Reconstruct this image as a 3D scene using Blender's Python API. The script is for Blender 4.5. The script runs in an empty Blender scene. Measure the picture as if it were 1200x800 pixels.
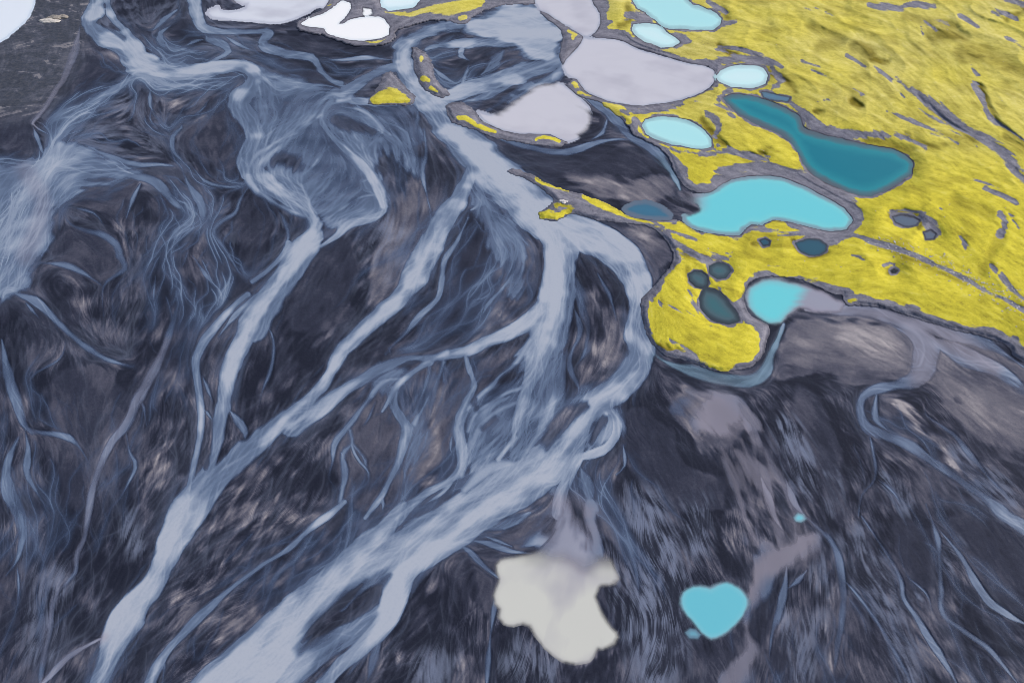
import bpy, math, random
import numpy as np

# ------------------------------------------------------------------ camera, sky, sun, exposure
scene = bpy.context.scene
CAM_H = 150.0                      # drone height over the sand, metres
PITCH = math.radians(44.0)         # depression of the lens axis
FPX = 942.0                        # focal length in survey units (1200 wide)
cam_data = bpy.data.cameras.new("camera")
cam = bpy.data.objects.new("camera", cam_data)
scene.collection.objects.link(cam)
cam.location = (0, 0, CAM_H)
cam.rotation_euler = (math.pi / 2 - PITCH, 0, 0)
cam_data.sensor_fit = 'HORIZONTAL'
cam_data.sensor_width = 36.0
cam_data.lens = 36.0 * FPX / 1200.0
cam_data.clip_start = 1.0
cam_data.clip_end = 30000.0
scene.camera = cam

SUN_EL, SUN_AZ = math.radians(38), math.radians(75)     # azimuth from +Y towards +X
world = bpy.data.worlds.new("World"); scene.world = world
world.use_nodes = True
wn = world.node_tree; wn.nodes.clear()
sky = wn.nodes.new("ShaderNodeTexSky"); sky.sky_type = 'NISHITA'; sky.sun_disc = False
sky.sun_elevation = SUN_EL; sky.sun_rotation = SUN_AZ
sky.air_density = 1.0; sky.dust_density = 4.0; sky.ozone_density = 1.0
bg = wn.nodes.new("ShaderNodeBackground"); bg.inputs[1].default_value = 0.12
wo = wn.nodes.new("ShaderNodeOutputWorld")
wn.links.new(sky.outputs[0], bg.inputs[0]); wn.links.new(bg.outputs[0], wo.inputs[0])
sun_data = bpy.data.lights.new("sun", 'SUN'); sun_data.energy = 1.5; sun_data.angle = math.radians(14)
sun_data.color = (1.0, 0.96, 0.9)
sun = bpy.data.objects.new("sun", sun_data); scene.collection.objects.link(sun)
sun.rotation_euler = (math.pi / 2 - SUN_EL, 0, math.pi - SUN_AZ)
vs = scene.view_settings
vs.view_transform = 'Standard'; vs.look = 'None'; vs.exposure = 0.32; vs.gamma = 1.0; vs.use_curve_mapping = False
scene.render.engine = 'CYCLES'
scene.cycles.max_bounces = 4; scene.cycles.transparent_max_bounces = 4
scene.cycles.use_denoising = True
scene.cycles.filter_width = 0.85
scene.cycles.use_adaptive_sampling = False
# ---- plan of the place: traced survey lines.  x y width, ... (survey units, turned into metres below)
# WATER: opacity | points
WATER = """
.85|117 -60 18,117 -15 18,113 10 20,104 28 20,118 42 22,146 54 30,163 74 32,195 86 22,230 86 18,262 79 13,284 79 14,297 90 18,290 108 26,280 122 30,292 140 28,300 162 24,294 185 24,305 210 26,335 232 22,362 250 16,370 265 16
.8|125 0 8,131 20 9,148 38 9,160 52 12,166 64 14
.7|227 -60 14,227 -5 15,231 20 13,240 34 11,262 37 7,300 37 7,315 39 13,308 52 13,330 62 11,365 68 9,374 80 8,390 95 7,400 98 8
.4|240 36 9,243 46 12,260 51 9,268 60 6,258 68 5,244 74 5
.3|241 46 4,225 50 5,210 60 4
.35|207 12 7,190 25 7,180 35 6,165 36 4
.3|200 30 4,188 40 8,190 52 10,205 62 8
.4|262 42 4,285 55 5,305 62 4
.55|94 26 6,92 42 12,87 62 12,75 90 10,63 110 9,50 130 8,38 145 8,45 151 7,58 158 6
.4|38 147 5,45 165 5,52 185 8
.3|60 158 5,50 145 3,42 142 3
.5|166 84 9,140 100 14,115 115 17,95 135 18,78 150 17,65 162 22,60 180 30,52 195 36
.45|158 90 4,151 100 5,156 110 4
.3|145 112 5,120 124 6,105 130 5
.32|176 100 4,176 125 5,185 135 4
.35|225 130 5,214 140 5,212 150 5,202 160 6,203 178 8,215 190 8,225 200 5
.3|246 115 4,235 130 4,212 145 4
.3|180 120 3,176 140 3,190 155 3,202 160 3
.45|100 170 10,130 184 9,160 193 8,190 193 7,212 196 6
.45|96 209 10,130 204 8,160 206 9,180 212 11,195 226 12,205 238 9,219 250 7,215 262 6,207 275 5
.35|165 214 4,155 235 6,148 255 5
.35|206 235 6,222 240 6,223 250 5
.42|212 190 4,220 215 8,235 238 11,238 260 11,217 274 9,203 290 9,193 305 9,206 324 8,212 345 9,205 370 9,195 400 10,180 435 13,163 465 13,150 495 11,130 520 8,118 545 9,108 575 9,100 625 7,90 650 8,88 670 7,75 685 5,62 705 8,58 740 9,50 775 9,44 830 9
.4|225 195 5,240 212 5,265 219 6,292 218 4
.5|292 217 5,281 235 7,275 250 6,255 262 8,250 275 7,262 290 8,275 310 9,283 322 7,296 330 5
.38|250 275 5,256 300 4,268 318 4
.33|70 245 7,82 262 7,100 270 8,120 275 8,137 287 9,140 300 10,146 315 8,122 335 6,121 370 5
.35|80 242 5,110 250 5,122 265 4
.4|45 308 7,75 310 8,95 318 8,110 328 7,120 335 5
.55|12 342 16,35 350 13,55 365 10,75 385 8,95 402 9,115 416 9,135 424 7,157 430 4
.4|30 354 7,45 372 4
.3|183 318 4,180 345 4,182 365 3
.35|226 300 5,240 320 6,250 335 5,258 350 3
.35|215 350 3,232 365 3,236 375 3
.4|2 398 10,10 440 15,20 470 13,28 495 9,38 505 8,60 508 6,85 515 7,100 535 5,110 555 3
.33|30 505 7,33 530 9,32 555 8,45 580 7,55 605 5
.38|22 512 8,8 545 11,10 575 18,22 600 18,26 625 13,20 655 8,6 675 6
.28|77 400 3,70 420 3,39 440 3,36 460 3
.3|164 466 6,168 478 6,172 500 4
.3|148 508 5,152 530 6,158 548 5,140 585 5
.25|20 664 3,22 690 4,18 720 4
.6|122 746 9,85 766 8,55 795 9,30 820 9
.72|296 162 14,283 185 14,287 205 12
.62|300 86 12,320 97 11,350 101 10,378 100 8,398 104 12
.7|404 114 20,385 112 15,375 125 12,365 140 11,345 160 11,325 175 12,305 192 17,298 208 14
.8|388 118 10,376 138 9,383 154 9,398 170 11,415 185 11,430 200 11,441 220 10,449 242 6
.5|302 88 8,306 112 8,314 138 7,304 152 6
.45|320 100 5,318 118 5,326 132 3
.55|358 118 6,345 135 6,330 150 6,318 165 7
.5|368 150 5,367 170 5,360 182 3
.5|384 168 4,372 185 5,358 200 4
.65|441 210 9,450 235 7,450 247 6,432 257 9,410 263 9,395 276 9,378 287 10,362 296 12
.6|374 256 9,392 246 7,412 234 6,430 228 5,446 230 4
.45|400 200 4,385 222 5,372 238 4
.45|412 205 4,400 228 4,380 246 5
.4|320 240 8,333 258 8,337 280 6,322 300 8
.9|371 258 14,369 272 20,352 298 32,333 328 36,312 358 36,296 385 38
.75|296 330 8,312 318 8,330 300 8,338 285 8
.8|290 345 10,272 360 8,250 385 12,236 405 12,229 425 12,232 455 11,236 490 8,233 520 8,227 548 8,222 575 12
.6|320 330 8,280 365 10,255 395 12
.92|293 380 30,285 402 25,271 430 22,263 465 18,258 500 18,252 530 18,240 560 26,220 592 36
.5|237 440 6,244 458 6,250 472 5
.5|240 480 5,249 492 5
.6|268 480 7,278 492 11,288 508 12,284 522 8
.92|555 192 18,546 212 18,532 240 22,517 262 26,506 285 30,496 306 32,484 326 30,465 350 24,442 371 22,426 386 22,410 402 20,395 418 16,386 440 13,378 454 14,362 468 16,345 482 20,325 498 24,300 520 28,270 545 34,245 570 38,222 596 42,205 628 32,194 655 25,180 685 26,165 702 28,149 726 36,136 752 33,122 786 25,112 812 24,100 860 26
.5|556 222 12,564 238 12,552 246 6
.6|549 255 7,535 285 8,521 305 8,518 330 7,513 350 7,492 370 8,476 390 9,462 403 9,448 416 6
.35|500 300 6,486 325 6,480 345 6
.4|497 150 5,499 180 7,495 200 7,500 228 4,506 252 3
.5|603 318 6,588 338 5,572 356 7,562 378 8
.85|648 350 28,625 374 22,600 389 15,570 401 14,545 412 13,520 417 13,500 421 12
.7|500 421 10,480 419 9,460 424 13,440 434 13,425 445 13,405 456 14,385 469 18,365 482 22,340 500 26
.4|460 418 5,456 408 4,465 402 3
.85|504 424 12,490 432 8,475 444 8,463 455 8,456 470 7,448 482 5
.55|470 443 8,452 446 8,440 456 7,430 470 6,415 490 8,401 508 8,392 522 7,390 540 6,386 556 5,389 575 4
.75|462 456 9,462 476 14,470 490 14,476 501 16,473 520 13,467 540 12,460 556 10,450 575 9,440 590 8,428 606 6
.55|455 556 6,445 563 5,432 567 3
.5|447 578 5,449 590 5,448 600 3
.55|506 424 6,501 442 9,495 462 6,485 484 6,480 495 8
.6|506 426 5,503 440 4,504 452 3
.4|519 430 8,520 450 9,514 472 8,505 492 6,493 516 5,487 538 4
.4|476 440 4,474 455 4,479 468 4
.45|492 452 4,487 466 6,481 480 5
.75|544 414 5,551 434 8,556 452 9,546 474 13,538 500 14,541 526 14,540 548 13,525 564 10,500 577 10,480 592 14,464 608 18
.6|604 428 10,586 440 7,577 453 8,562 464 9,548 482 8
.6|604 462 18,578 474 14,557 494 15,549 516 13
.5|604 482 12,578 510 15,562 530 20,552 546 26
.5|604 505 12,590 525 16,572 540 24,560 556 30
.9|604 512 7,594 525 7,584 538 8
.62|400 530 9,405 550 9,402 570 8,398 592 8
.45|411 506 5,413 525 5,421 540 4,432 554 4,428 570 4,415 586 5,404 602 5
.4|471 540 7,475 560 8,472 580 10,466 602 10
.45|530 508 5,528 525 4,532 540 3
.5|540 552 10,520 575 7,500 590 6,485 602 8
.62|312 376 4,320 398 6,320 420 6,315 440 7,308 456 6,301 482 4
.8|404 588 7,385 603 8,362 620 8,340 641 9,300 667 9,270 690 9,240 716 12,220 736 13,196 762 10,180 790 15,165 830 16
.3|180 790 6,192 778 6,190 800 6
.4|366 622 6,355 640 5,345 656 7,326 672 10,312 696 12,300 722 14
.5|412 598 9,402 620 8,387 640 4,385 656 3
.35|440 470 3,432 490 4,424 500 4
.95|474 592 14,450 620 24,420 650 36,385 686 46,350 722 56,315 756 64,275 797 74,240 840 80
1|648 542 48,604 570 56,565 596 52,525 628 44,490 653 36,470 672 34,463 700 30,451 728 26,430 752 23,400 776 23,376 805 24,340 850 26
.8|545 600 46,505 625 50,465 652 50,425 672 40,395 695 40
.72|448 714 14,422 738 24,388 756 34,350 780 38,305 808 44
.5|448 740 10,438 770 12,430 800 16
.55|510 600 16,480 620 20,455 640 20
.55|604 584 22,562 614 22,536 630 12
.55|528 636 8,545 642 9,560 656 9,575 670 13,590 680 16
.45|545 632 8,570 636 9,600 646 8,625 648 8
.35|600 640 5,560 625 5
.45|622 600 16,590 612 18,560 626 12
.75|690 20 40,640 32 44,600 26 34,560 26 18,520 32 16,490 43 18,473 58 22,472 76 22,484 99 25,504 122 30,528 150 38,555 178 46,585 207 50,618 236 50,640 258 48
.95|520 33 12,490 43 13,474 60 17,473 77 17,486 100 20,506 124 25,530 152 32,558 180 40,588 209 44,620 238 44,645 262 40,657 292 40,654 325 38,647 355 36,640 385 38,634 410 34,624 440 24,614 466 18,606 490 12,600 522 6
.8|665 58 22,650 72 26,622 82 24,595 91 20,560 101 19,530 113 15,514 119 14
.7|604 44 24,572 50 14,540 50 8,515 53 7,500 58 5
.55|590 60 22,580 72 16,560 92 6
.5|550 75 6,545 90 6,538 105 6
.5|508 80 6,520 90 5,535 98 5
.4|545 50 6,540 65 6,552 72 4
.75|480 118 12,455 121 7,430 120 9,412 118 10
.7|470 78 12,445 84 12,425 95 12,410 105 16,396 114 14
.6|458 70 6,430 68 5,400 70 5,378 71 5
.55|412 118 8,425 130 10,440 142 8,450 153 6,440 162 5,432 178 5
.5|460 160 4,448 150 8
.4|490 128 8,488 145 8,484 160 5
.45|600 100 16,570 112 10,535 122 10
.95|645 262 42,682 274 38,714 290 40,738 314 38,749 340 30,750 365 28,747 390 30,752 415 34,742 435 38,720 456 36,698 474 36,680 500 36,660 525 42,640 542 50
.8|657 292 40,660 330 34,658 360 34,652 390 36,645 410 26
.5|674 318 16,682 350 18,690 385 16,685 412 10
.4|700 320 8,715 350 6,722 375 5
.45|672 360 10,680 385 10,672 410 10
.55|676 398 10,668 418 12,668 432 10,676 450 8,678 460 7,665 472 6,650 481 8
.5|696 395 7,688 410 8,680 422 7,672 432 8
.65|652 400 12,660 420 10,650 440 8,648 460 12,645 476 16,639 492 22,626 515 26,610 540 30
.5|622 452 5,634 464 7,645 476 8
.4|602 480 10,612 500 14,618 520 16
.5|604 440 14,618 424 12,630 408 10
.5|602 418 9,620 405 8,632 392 8
.85|682 512 16,674 538 17,666 560 15,658 580 17,655 602 18
.75|702 478 9,718 482 10,724 495 11,722 510 10,712 524 10,695 532 11,680 534 10
.4|680 548 18,688 575 22,690 600 18
.4|730 520 5,732 545 4,722 556 5
.6|772 420 8,790 428 15,820 437 17,850 445 16,880 446 17,896 434 15,904 414 14,912 396 14,918 380 18
.62|890 120 0.1,691 118 0.1
.6|676 108 5,693 118 12,715 130 17,728 148 13,742 163 9,760 172 12,776 186 12,790 206 16,797 222 18
.6|560 150 4,600 167 8,640 177 9,670 177 9,700 167 8,725 163 6,742 165 6
.5|712 138 6,706 155 6,690 166 5
.6|600 392 0.1,601 393 0.1
.42|892 560 10,905 600 12,918 622 12
.42|920 560 8,932 590 9,950 612 9
.4|922 660 6,919 690 11,912 720 9,904 748 5,898 800 5
.35|940 600 6,955 615 8,972 632 7,981 648 8,985 672 10,988 702 10,985 732 10,980 762 10,975 812 12
.4|945 668 4,935 680 8,922 690 8
.5|945 362 14,1000 364 13,1040 371 15,1070 385 22,1085 405 30,1082 430 30,1072 446 22,1055 450 13,1030 455 10,1012 465 9,1008 480 9,1015 500 13,1035 510 15,1060 520 14,1085 535 13,1115 555 13,1150 580 13,1180 605 13,1204 622 14,1260 665 14
.4|1090 395 24,1130 418 24,1165 432 14,1185 447 13,1204 462 13,1260 490 14
.4|1000 362 14,1050 372 16,1110 390 16,1160 405 14,1200 430 10
.5|1027 462 10,1026 490 9,1046 508 9
.28|1018 505 5,1023 530 6,1025 560 5,1010 580 5,1006 604 5
.28|1027 560 4,1045 575 4,1060 595 5
.32|1085 470 4,1085 485 5,1105 500 6,1120 511 7,1135 530 8,1155 555 8,1182 585 8
.35|1085 590 5,1097 625 8,1100 650 8,1103 690 8,1105 718 7,1130 740 8,1160 762 8,1192 800 8
.33|1100 620 5,1125 650 6,1145 685 8,1165 710 9,1204 732 10
.27|1010 605 4,1040 650 6,1056 680 6,1058 700 6,1075 725 7,1090 750 8,1110 780 9,1125 808 9
.3|988 678 5,1015 710 5,1035 740 6,1055 775 8,1072 808 12
.25|1062 675 4,1085 695 4,1092 715 4
.35|575 742 6,572 770 8,570 810 9
.35|585 680 6,578 720 8,575 745 6
"""
PLUME = """
.8|668 580 14,664 600 24,664 622 44,664 645 62,660 668 70
.6|690 590 14,694 615 20,700 640 22
.34|800 470 12,830 462 30,850 480 50,862 500 40
.26|850 515 16,853 540 12,864 570 10,873 605 10,885 635 14
.28|868 515 18,882 545 16,896 575 11,908 605 10,916 640 14
.26|885 512 16,905 540 10,922 572 9,940 605 10,945 625 14
.22|858 520 14,870 560 7,884 600 6,895 630 8
.4|960 625 10,940 640 22,915 652 24,895 668 22,884 690 14
.5|833 442 13,836 456 13,840 476 34,842 492 56,856 508 46
.28|846 524 18,856 555 13,866 580 11,874 606 11,880 632 10
.3|862 528 20,886 556 20,900 580 10
.34|872 490 30,890 500 16,910 520 8
.42|896 695 8,905 660 22,925 648 22,945 632 22,960 628 8
.38|900 640 14,890 668 20,880 700 12,874 735 12,880 762 22,864 784 26,846 812 26
"""
# water sheets: opacity | outline
WATERPOLY = """
.52|288 84,330 90,375 100,400 108,420 125,446 150,440 200,452 240,430 256,385 262,345 240,310 205,290 160,272 125
.62|0 188,50 186,66 165,100 174,150 190,166 205,110 213,90 230,66 255,54 290,40 320,20 346,-120 360,-120 200
.35|430 118,470 122,490 130,497 170,496 205,470 190,450 170,440 140
.38|545 200,575 230,600 260,615 300,612 335,600 350,588 325,575 290,560 255
.42|555 470,600 440,640 420,625 470,605 530,560 560,545 540,545 500
.5|610 440,650 400,665 430,660 480,640 510,600 560,590 530
.9|560 22,590 8,628 8,645 22,657 32,658 50,655 66,640 78,620 70,600 52,575 50,548 34
.35|440 440,500 430,520 440,515 480,500 530,480 560,460 600,470 540,480 500,455 470
.55|690 474,725 480,722 512,690 530,660 560,650 580,640 560
.4|650 480,690 440,735 440,730 470,690 510,650 540
"""
# dry bars cut into the water: strength | points
ISLAND = """
.5|428 680 6,400 706 22,372 736 26,350 760 12
.4|455 675 6,438 695 18,420 715 16
.6|122 18 3,127 32 5,145 44 5
.92|424 684 4,410 697 11,395 712 13,375 732 15,360 748 11,352 756 5
.6|456 673 3,444 686 9,433 702 8,428 709 3
.8|254 398 3,255 408 8,250 416 4
.7|250 446 4,250 458 5,253 470 3
.8|244 500 3,245 525 7,240 545 5,238 520 4
.8|322 190 12,334 186 20,346 192 18
.8|391 141 9,412 147 14,436 153 8
.7|447 520 6,455 505 10,462 500 8
.85|640 524 4,650 504 18,672 482 14,688 476 8
.8|692 518 6,700 500 12,708 492 8
.85|690 330 16,700 350 30,705 380 38,708 410 40,700 432 32,690 445 8
.7|518 450 5,512 475 7,503 498 5
.7|432 500 4,422 520 5,418 505 4
.6|580 490 4,568 502 8,575 495 4
.6|556 470 5,558 478 6
.7|500 545 6,512 530 8,520 500 8,525 490 4
"""
# dry sand tone: amount (+ paler and tan, - darker) | points
TONE = """
-.5|112 72 20,108 90 40,92 115 30,72 138 14
-.4|215 38 26,225 48 24
-.45|20 140 30,30 165 34,10 170 30
-.35|170 112 16,172 135 18,165 150 14
-.45|275 120 12,272 145 34,268 170 34
-.35|225 170 10,235 190 20,250 200 14
-.6|345 45 12,365 40 12,390 52 14,420 60 10
-.5|310 68 12,340 74 16,370 84 16,390 102 8
-.4|125 225 20,150 222 18,165 235 20
-.4|200 232 12,205 250 24,195 265 20
-.4|85 285 36,110 300 36,118 325 12
-.5|60 330 20,65 350 20,75 345 14
-.55|10 240 18,10 265 12
-.6|305 235 12,300 270 30,292 305 24,282 325 12
-.6|400 290 10,398 330 30,370 360 46,345 385 30
-.6|553 258 10,558 290 24,556 330 36,540 365 36,522 388 16
-.5|565 205 0.1,566 206 0.1
-.5|455 172 14,470 182 28,480 200 18
-.5|438 264 8,446 275 14
-.4|40 440 0.1,41 441 0.1
-.35|80 440 30,95 470 40,100 500 30
-.35|150 440 16,140 470 16
-.35|75 560 30,85 600 30,60 640 20
-.35|20 640 0.1,21 641 0.1
-.3|150 560 16,150 600 24,155 640 30,140 680 20
-.4|110 740 26,145 700 18,170 660 12
-.4|210 480 14,220 500 14,215 550 12
-.4|345 410 20,365 420 26,370 440 12
-.4|335 470 20,320 490 18
-.3|395 490 14,380 510 16
-.45|360 560 30,345 590 30
-.6|745 478 22,780 505 34,800 545 40,840 560 44,846 590 20
-.5|740 520 16,760 560 20
-.6|836 570 18,840 620 12,846 650 16,862 668 22
-.4|925 430 20,945 445 30,960 460 20
-.45|960 500 26,975 540 26,985 580 20
-.4|1055 485 10,1068 505 10,1090 530 10
-.45|1120 470 0.1,1121 471 0.1
-.45|1060 610 30,1075 640 36,1085 670 20
-.45|1150 620 40,1180 660 40,1195 690 30
-.45|1125 690 14,1140 730 20,1160 750 14
-.45|1050 740 0.1,1051 741 0.1
-.5|910 690 20,896 720 26,890 745 16
-.5|925 668 14,930 660 10
-.45|990 650 0.1,991 651 0.1
-.45|985 740 0.1,986 741 0.1
-.5|560 660 20,565 690 30,570 700 20
-.45|450 790 10,470 760 14,500 750 24
-.45|530 760 30,520 790 30
-.5|590 750 20,595 790 30
-.45|690 790 20,720 770 16
-.55|600 182 20,640 195 20,680 185 34,720 190 20
-.4|620 200 0.1,621 201 0.1
-.5|620 88 8,640 80 10
-.5|575 80 12,560 90 12
-.5|520 42 10,540 40 8
-.45|455 60 16,430 58 10
-.5|640 222 0.1,641 223 0.1
-.4|985 415 10,970 405 14
-.5|1010 440 14,1025 445 10
.5|112 60 10,130 66 12,145 72 8
.6|62 18 6,70 21 6
.7|50 24 7,65 25 6
.35|0 130 6,12 128 5
.4|120 98 10,128 104 8
.4|140 140 10,150 150 8
.5|165 172 6,178 176 6,185 170 4
.4|240 140 12,226 150 8
.4|196 118 12,215 125 10
.45|135 270 10,150 275 14,165 280 10
.4|170 290 12,160 300 10
.5|140 365 8,155 350 12,172 338 12
.5|158 372 8,170 368 6
.35|90 340 8,100 360 14,110 385 14
.3|225 290 6,240 315 8,252 335 8
.3|190 375 10,185 395 12
.6|228 465 5,215 480 12,205 495 16,200 510 16,212 515 16
.55|185 490 12,185 530 26,188 560 16,190 600 8
.4|162 575 8,165 590 10,178 600 6
.4|210 440 12,200 460 14
.35|135 480 6,128 500 10,118 530 8
.35|270 270 8,285 262 8
.35|390 305 12,395 315 8
.45|395 370 14,408 360 14,378 375 8,360 385 6
.4|385 382 8,388 392 8
.35|420 330 14,430 345 14
.4|435 320 14,420 290 14
.35|480 230 30,470 260 30,450 300 30,440 345 24
.35|600 300 16,598 340 20
.3|535 335 20,530 350 14
.4|695 340 24,705 380 36,702 430 30
.3|660 495 24,670 485 20
.35|480 505 36,495 520 40,490 550 24
.3|330 600 60,300 640 50,260 680 40
.3|250 640 36,220 680 30,210 730 30
.3|280 730 20,240 770 20
.35|420 700 8,380 735 10
.4|330 545 16,360 530 12,390 520 10
.35|335 480 8,310 500 12,320 540 14
.4|500 655 14,508 690 16,520 720 10,528 735 10
.5|472 720 8,468 745 8,466 770 6
.4|542 760 5,548 790 6
.4|535 750 6,537 780 5
.5|735 545 12,728 560 12
.45|705 600 20,720 630 24,728 660 12
.4|750 600 0.1,751 601 0.1
.5|795 520 20,805 500 26,815 480 30,800 460 14
.55|820 495 24,830 470 22
.55|865 465 16,880 475 24,885 490 10
.55|940 410 20,970 395 40,1010 410 50,1050 415 36
.5|925 425 14,945 425 16
.6|1030 400 36,1000 385 30
.5|1110 410 30,1130 425 20
.45|1110 440 14,1130 460 30,1160 480 40,1190 500 30
.4|1055 470 6,1070 490 6,1085 510 6,1105 530 6,1135 560 6
.45|1050 465 6,1060 490 8,1075 512 6
.4|725 290 16,745 310 24,760 290 20
.6|740 262 12,755 272 14
.5|735 222 22,760 225 22,770 218 14
.45|700 212 20,730 225 20
.4|660 200 8,690 215 10
.5|770 790 8,775 760 6
.4|955 720 4,968 750 6,975 790 7
.45|970 700 5,982 680 5
.35|1090 650 5,1094 690 6
.5|880 650 20,895 640 20
.35|1200 480 0.1,1201 481 0.1
.45|640 590 20,600 605 14
.35|880 630 6,878 600 6
.35|490 230 50,480 270 60,455 320 60,440 350 30
.3|590 270 30,600 330 40,560 400 10
.3|500 460 40,500 530 50,470 590 20
.32|330 570 70,270 650 60,225 730 50
.3|420 480 30,400 560 30,370 640 30
.3|560 430 20,580 420 20
.3|150 130 30,190 140 30
.3|240 60 10,180 50 20
.25|130 480 20,110 560 20
"""
# bluish wet film over the sand: amount | points
FILM = """
.5|760 590 30,770 640 40,775 680 40,765 740 40,760 790 30
.4|730 640 20,745 690 30,750 720 20
.5|815 610 20,815 640 24
.55|920 500 20,935 530 24,945 570 24
.45|970 560 14,978 590 14
.45|1040 560 14,1060 590 16
.4|1075 700 0.1,1076 701 0.1
.45|960 665 14,965 690 16
.4|920 720 18,935 760 24,940 790 20
.4|1000 690 10,1020 700 14,1045 745 16
.4|1030 660 14,1045 690 14
.4|1010 620 14,1000 650 10
.45|1060 770 20,1065 795 20
.35|640 780 30,610 760 20
.35|500 780 30,520 770 20
.4|100 165 60,120 190 40
.3|140 120 30,180 150 40
.3|40 60 60,30 100 50,60 60 40
.35|470 140 40,480 160 30
.3|590 250 20,600 300 20
.3|420 260 30,470 330 30
.3|50 690 30,40 650 20,45 740 20
.3|260 40 40,290 50 20
.35|1120 640 10,1110 670 8
.4|1120 530 10,1160 560 16,1185 590 14
.6|745 590 30,765 650 60,770 720 60,765 800 40
.5|725 700 16,735 740 20
.45|815 590 20,818 640 24
.5|925 510 24,945 560 20
.45|630 790 40,600 775 20
.45|505 790 40,520 770 20
.4|60 680 40,45 760 30
.4|150 610 20,160 640 20
.45|1000 640 24,1030 690 30,1060 760 20
.4|940 760 30,960 720 14
.4|1150 570 20,1180 600 16
.4|440 250 40,470 290 40
.35|560 230 10,600 300 24
"""
# extra directions for wind and melt streaks (no water)
GUIDE = """
1|75 160 4,62 200 4,45 250 4,20 310 4,0 345 4
1|55 190 4,30 240 4,5 290 4,-20 330 4
1|90 215 4,66 255 4,50 300 4,30 335 4
1|0 195 4,50 196 4,110 200 4,160 206 4
1|720 470 4,760 560 4,800 660 4,800 800 4
1|760 470 4,820 560 4,850 650 4
1|880 470 4,930 560 4,960 680 4,960 800 4
1|1000 560 4,1060 680 4,1140 800 4
1|1060 540 4,1130 640 4,1220 740 4
1|640 560 4,700 600 4,760 700 4,760 800 4
1|520 660 4,530 720 4,520 800 4
1|600 740 4,610 800 4
1|300 560 4,200 700 4,150 800 4
1|360 560 4,260 660 4,200 760 4
1|120 560 4,90 650 4,60 800 4
1|180 560 4,150 640 4,100 740 4
1|60 440 4,90 520 4,120 600 4
1|240 540 4,190 620 4,130 720 4
1|600 180 4,700 200 4,790 240 4
1|600 210 4,680 215 4,760 235 4
1|920 400 4,1000 420 4,1100 440 4,1200 500 4
1|330 400 4,300 500 4
1|420 300 4,380 400 4,340 460 4
1|30 20 4,60 60 4,30 110 4
1|720 20 4,850 60 4,960 120 4
1|900 10 4,1000 60 4,1100 140 4,1200 210 4
1|1000 10 4,1100 60 4,1200 90 4
1|1080 30 4,1130 100 4,1200 160 4
1|900 290 4,1000 310 4,1100 340 4,1200 400 4
1|1060 200 4,1130 215 4,1200 230 4
1|1100 240 4,1160 300 4,1200 340 4
1|640 240 4,720 250 4,800 280 4,900 310 4
1|780 360 4,840 390 4,880 410 4
"""
# land: name ; moss share ; outline
LAND = """
moss_land;1;688 -60,692 -5,703 17,703 31,693 42,722 46,750 57,780 66,810 74,830 78,839 89,833 103,816 112,796 118,770 122,745 124,720 120,700 114,686 107,677 92,672 93,664 105,682 113,702 119,720 132,736 146,745 159,765 168,782 181,791 200,799 214,812 224,832 226,848 217,862 211,900 212,945 222,990 248,1000 260,975 271,930 262,905 258,893 264,880 264,873 270,866 276,845 276,826 273,808 268,798 260,785 258,760 258,736 253,714 241,700 235,680 228,650 219,625 207,600 197,596 200,625 213,642 226,650 236,632 249,633 255,652 258,668 250,690 255,716 260,745 262,766 268,782 283,790 302,780 320,762 340,752 350,752 366,758 390,768 405,780 416,800 421,830 431,850 435,876 430,891 420,896 405,901 386,893 377,880 371,873 360,871 343,879 330,899 323,930 326,955 334,975 344,988 345,991 356,1010 357,1040 361,1080 374,1120 386,1160 396,1184 408,1200 424,1330 480,1330 -60
gravel_bank;0;386 -60,385 2,362 20,346 27,352 36,380 41,402 49,430 54,455 50,463 44,462 36,480 30,510 23,530 25,545 27,560 16,590 6,626 4,636 -5,640 -60
gravel_islet;0;484 56,493 60,501 66,507 76,508 88,516 100,527 111,518 114,505 109,495 101,488 86,484 70
gravel_islet;0;523 124,540 120,556 130,562 141,582 150,602 156,628 157,646 157,665 167,655 172,620 168,598 164,578 161,552 150,530 143,524 134
gravel_islet;0;633 13,646 19,659 29,673 34,685 38,687 44,680 53,668 66,662 78,657 72,657 60,660 50,658 34,645 25
moss_islet;0;432 121,438 110,446 98,450 88,458 84,466 92,476 104,486 114,484 121,460 122
"""
MOSS = """
1|628 209 4,645 216 6,665 224 4
1|636 252 7,652 253 7,668 246 5
.9|684 231 5,700 238 9,735 253 7,770 261 6,800 268 6
1|690 233 4,702 236 3
1|453 12 5,475 17 6,500 12 7,530 10 14,562 2 12
1|365 11 4,377 8 4
1|540 22 4,545 20 4
1|425 48 3,440 50 4,452 46 3
.9|365 7 3,392 6 3
1|493 66 4,494 70 4
1|496 92 7,502 94 5
1|505 103 4,512 107 4
1|538 138 6,546 139 6,556 146 5,566 150 5,580 155 3
1|628 163 3,642 160 4,655 165 3
1|667 36 5,674 40 5,671 45 4
1|440 117 10,455 112 18,470 115 12,478 118 5
1|673 98 4,678 103 3
"""
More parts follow.
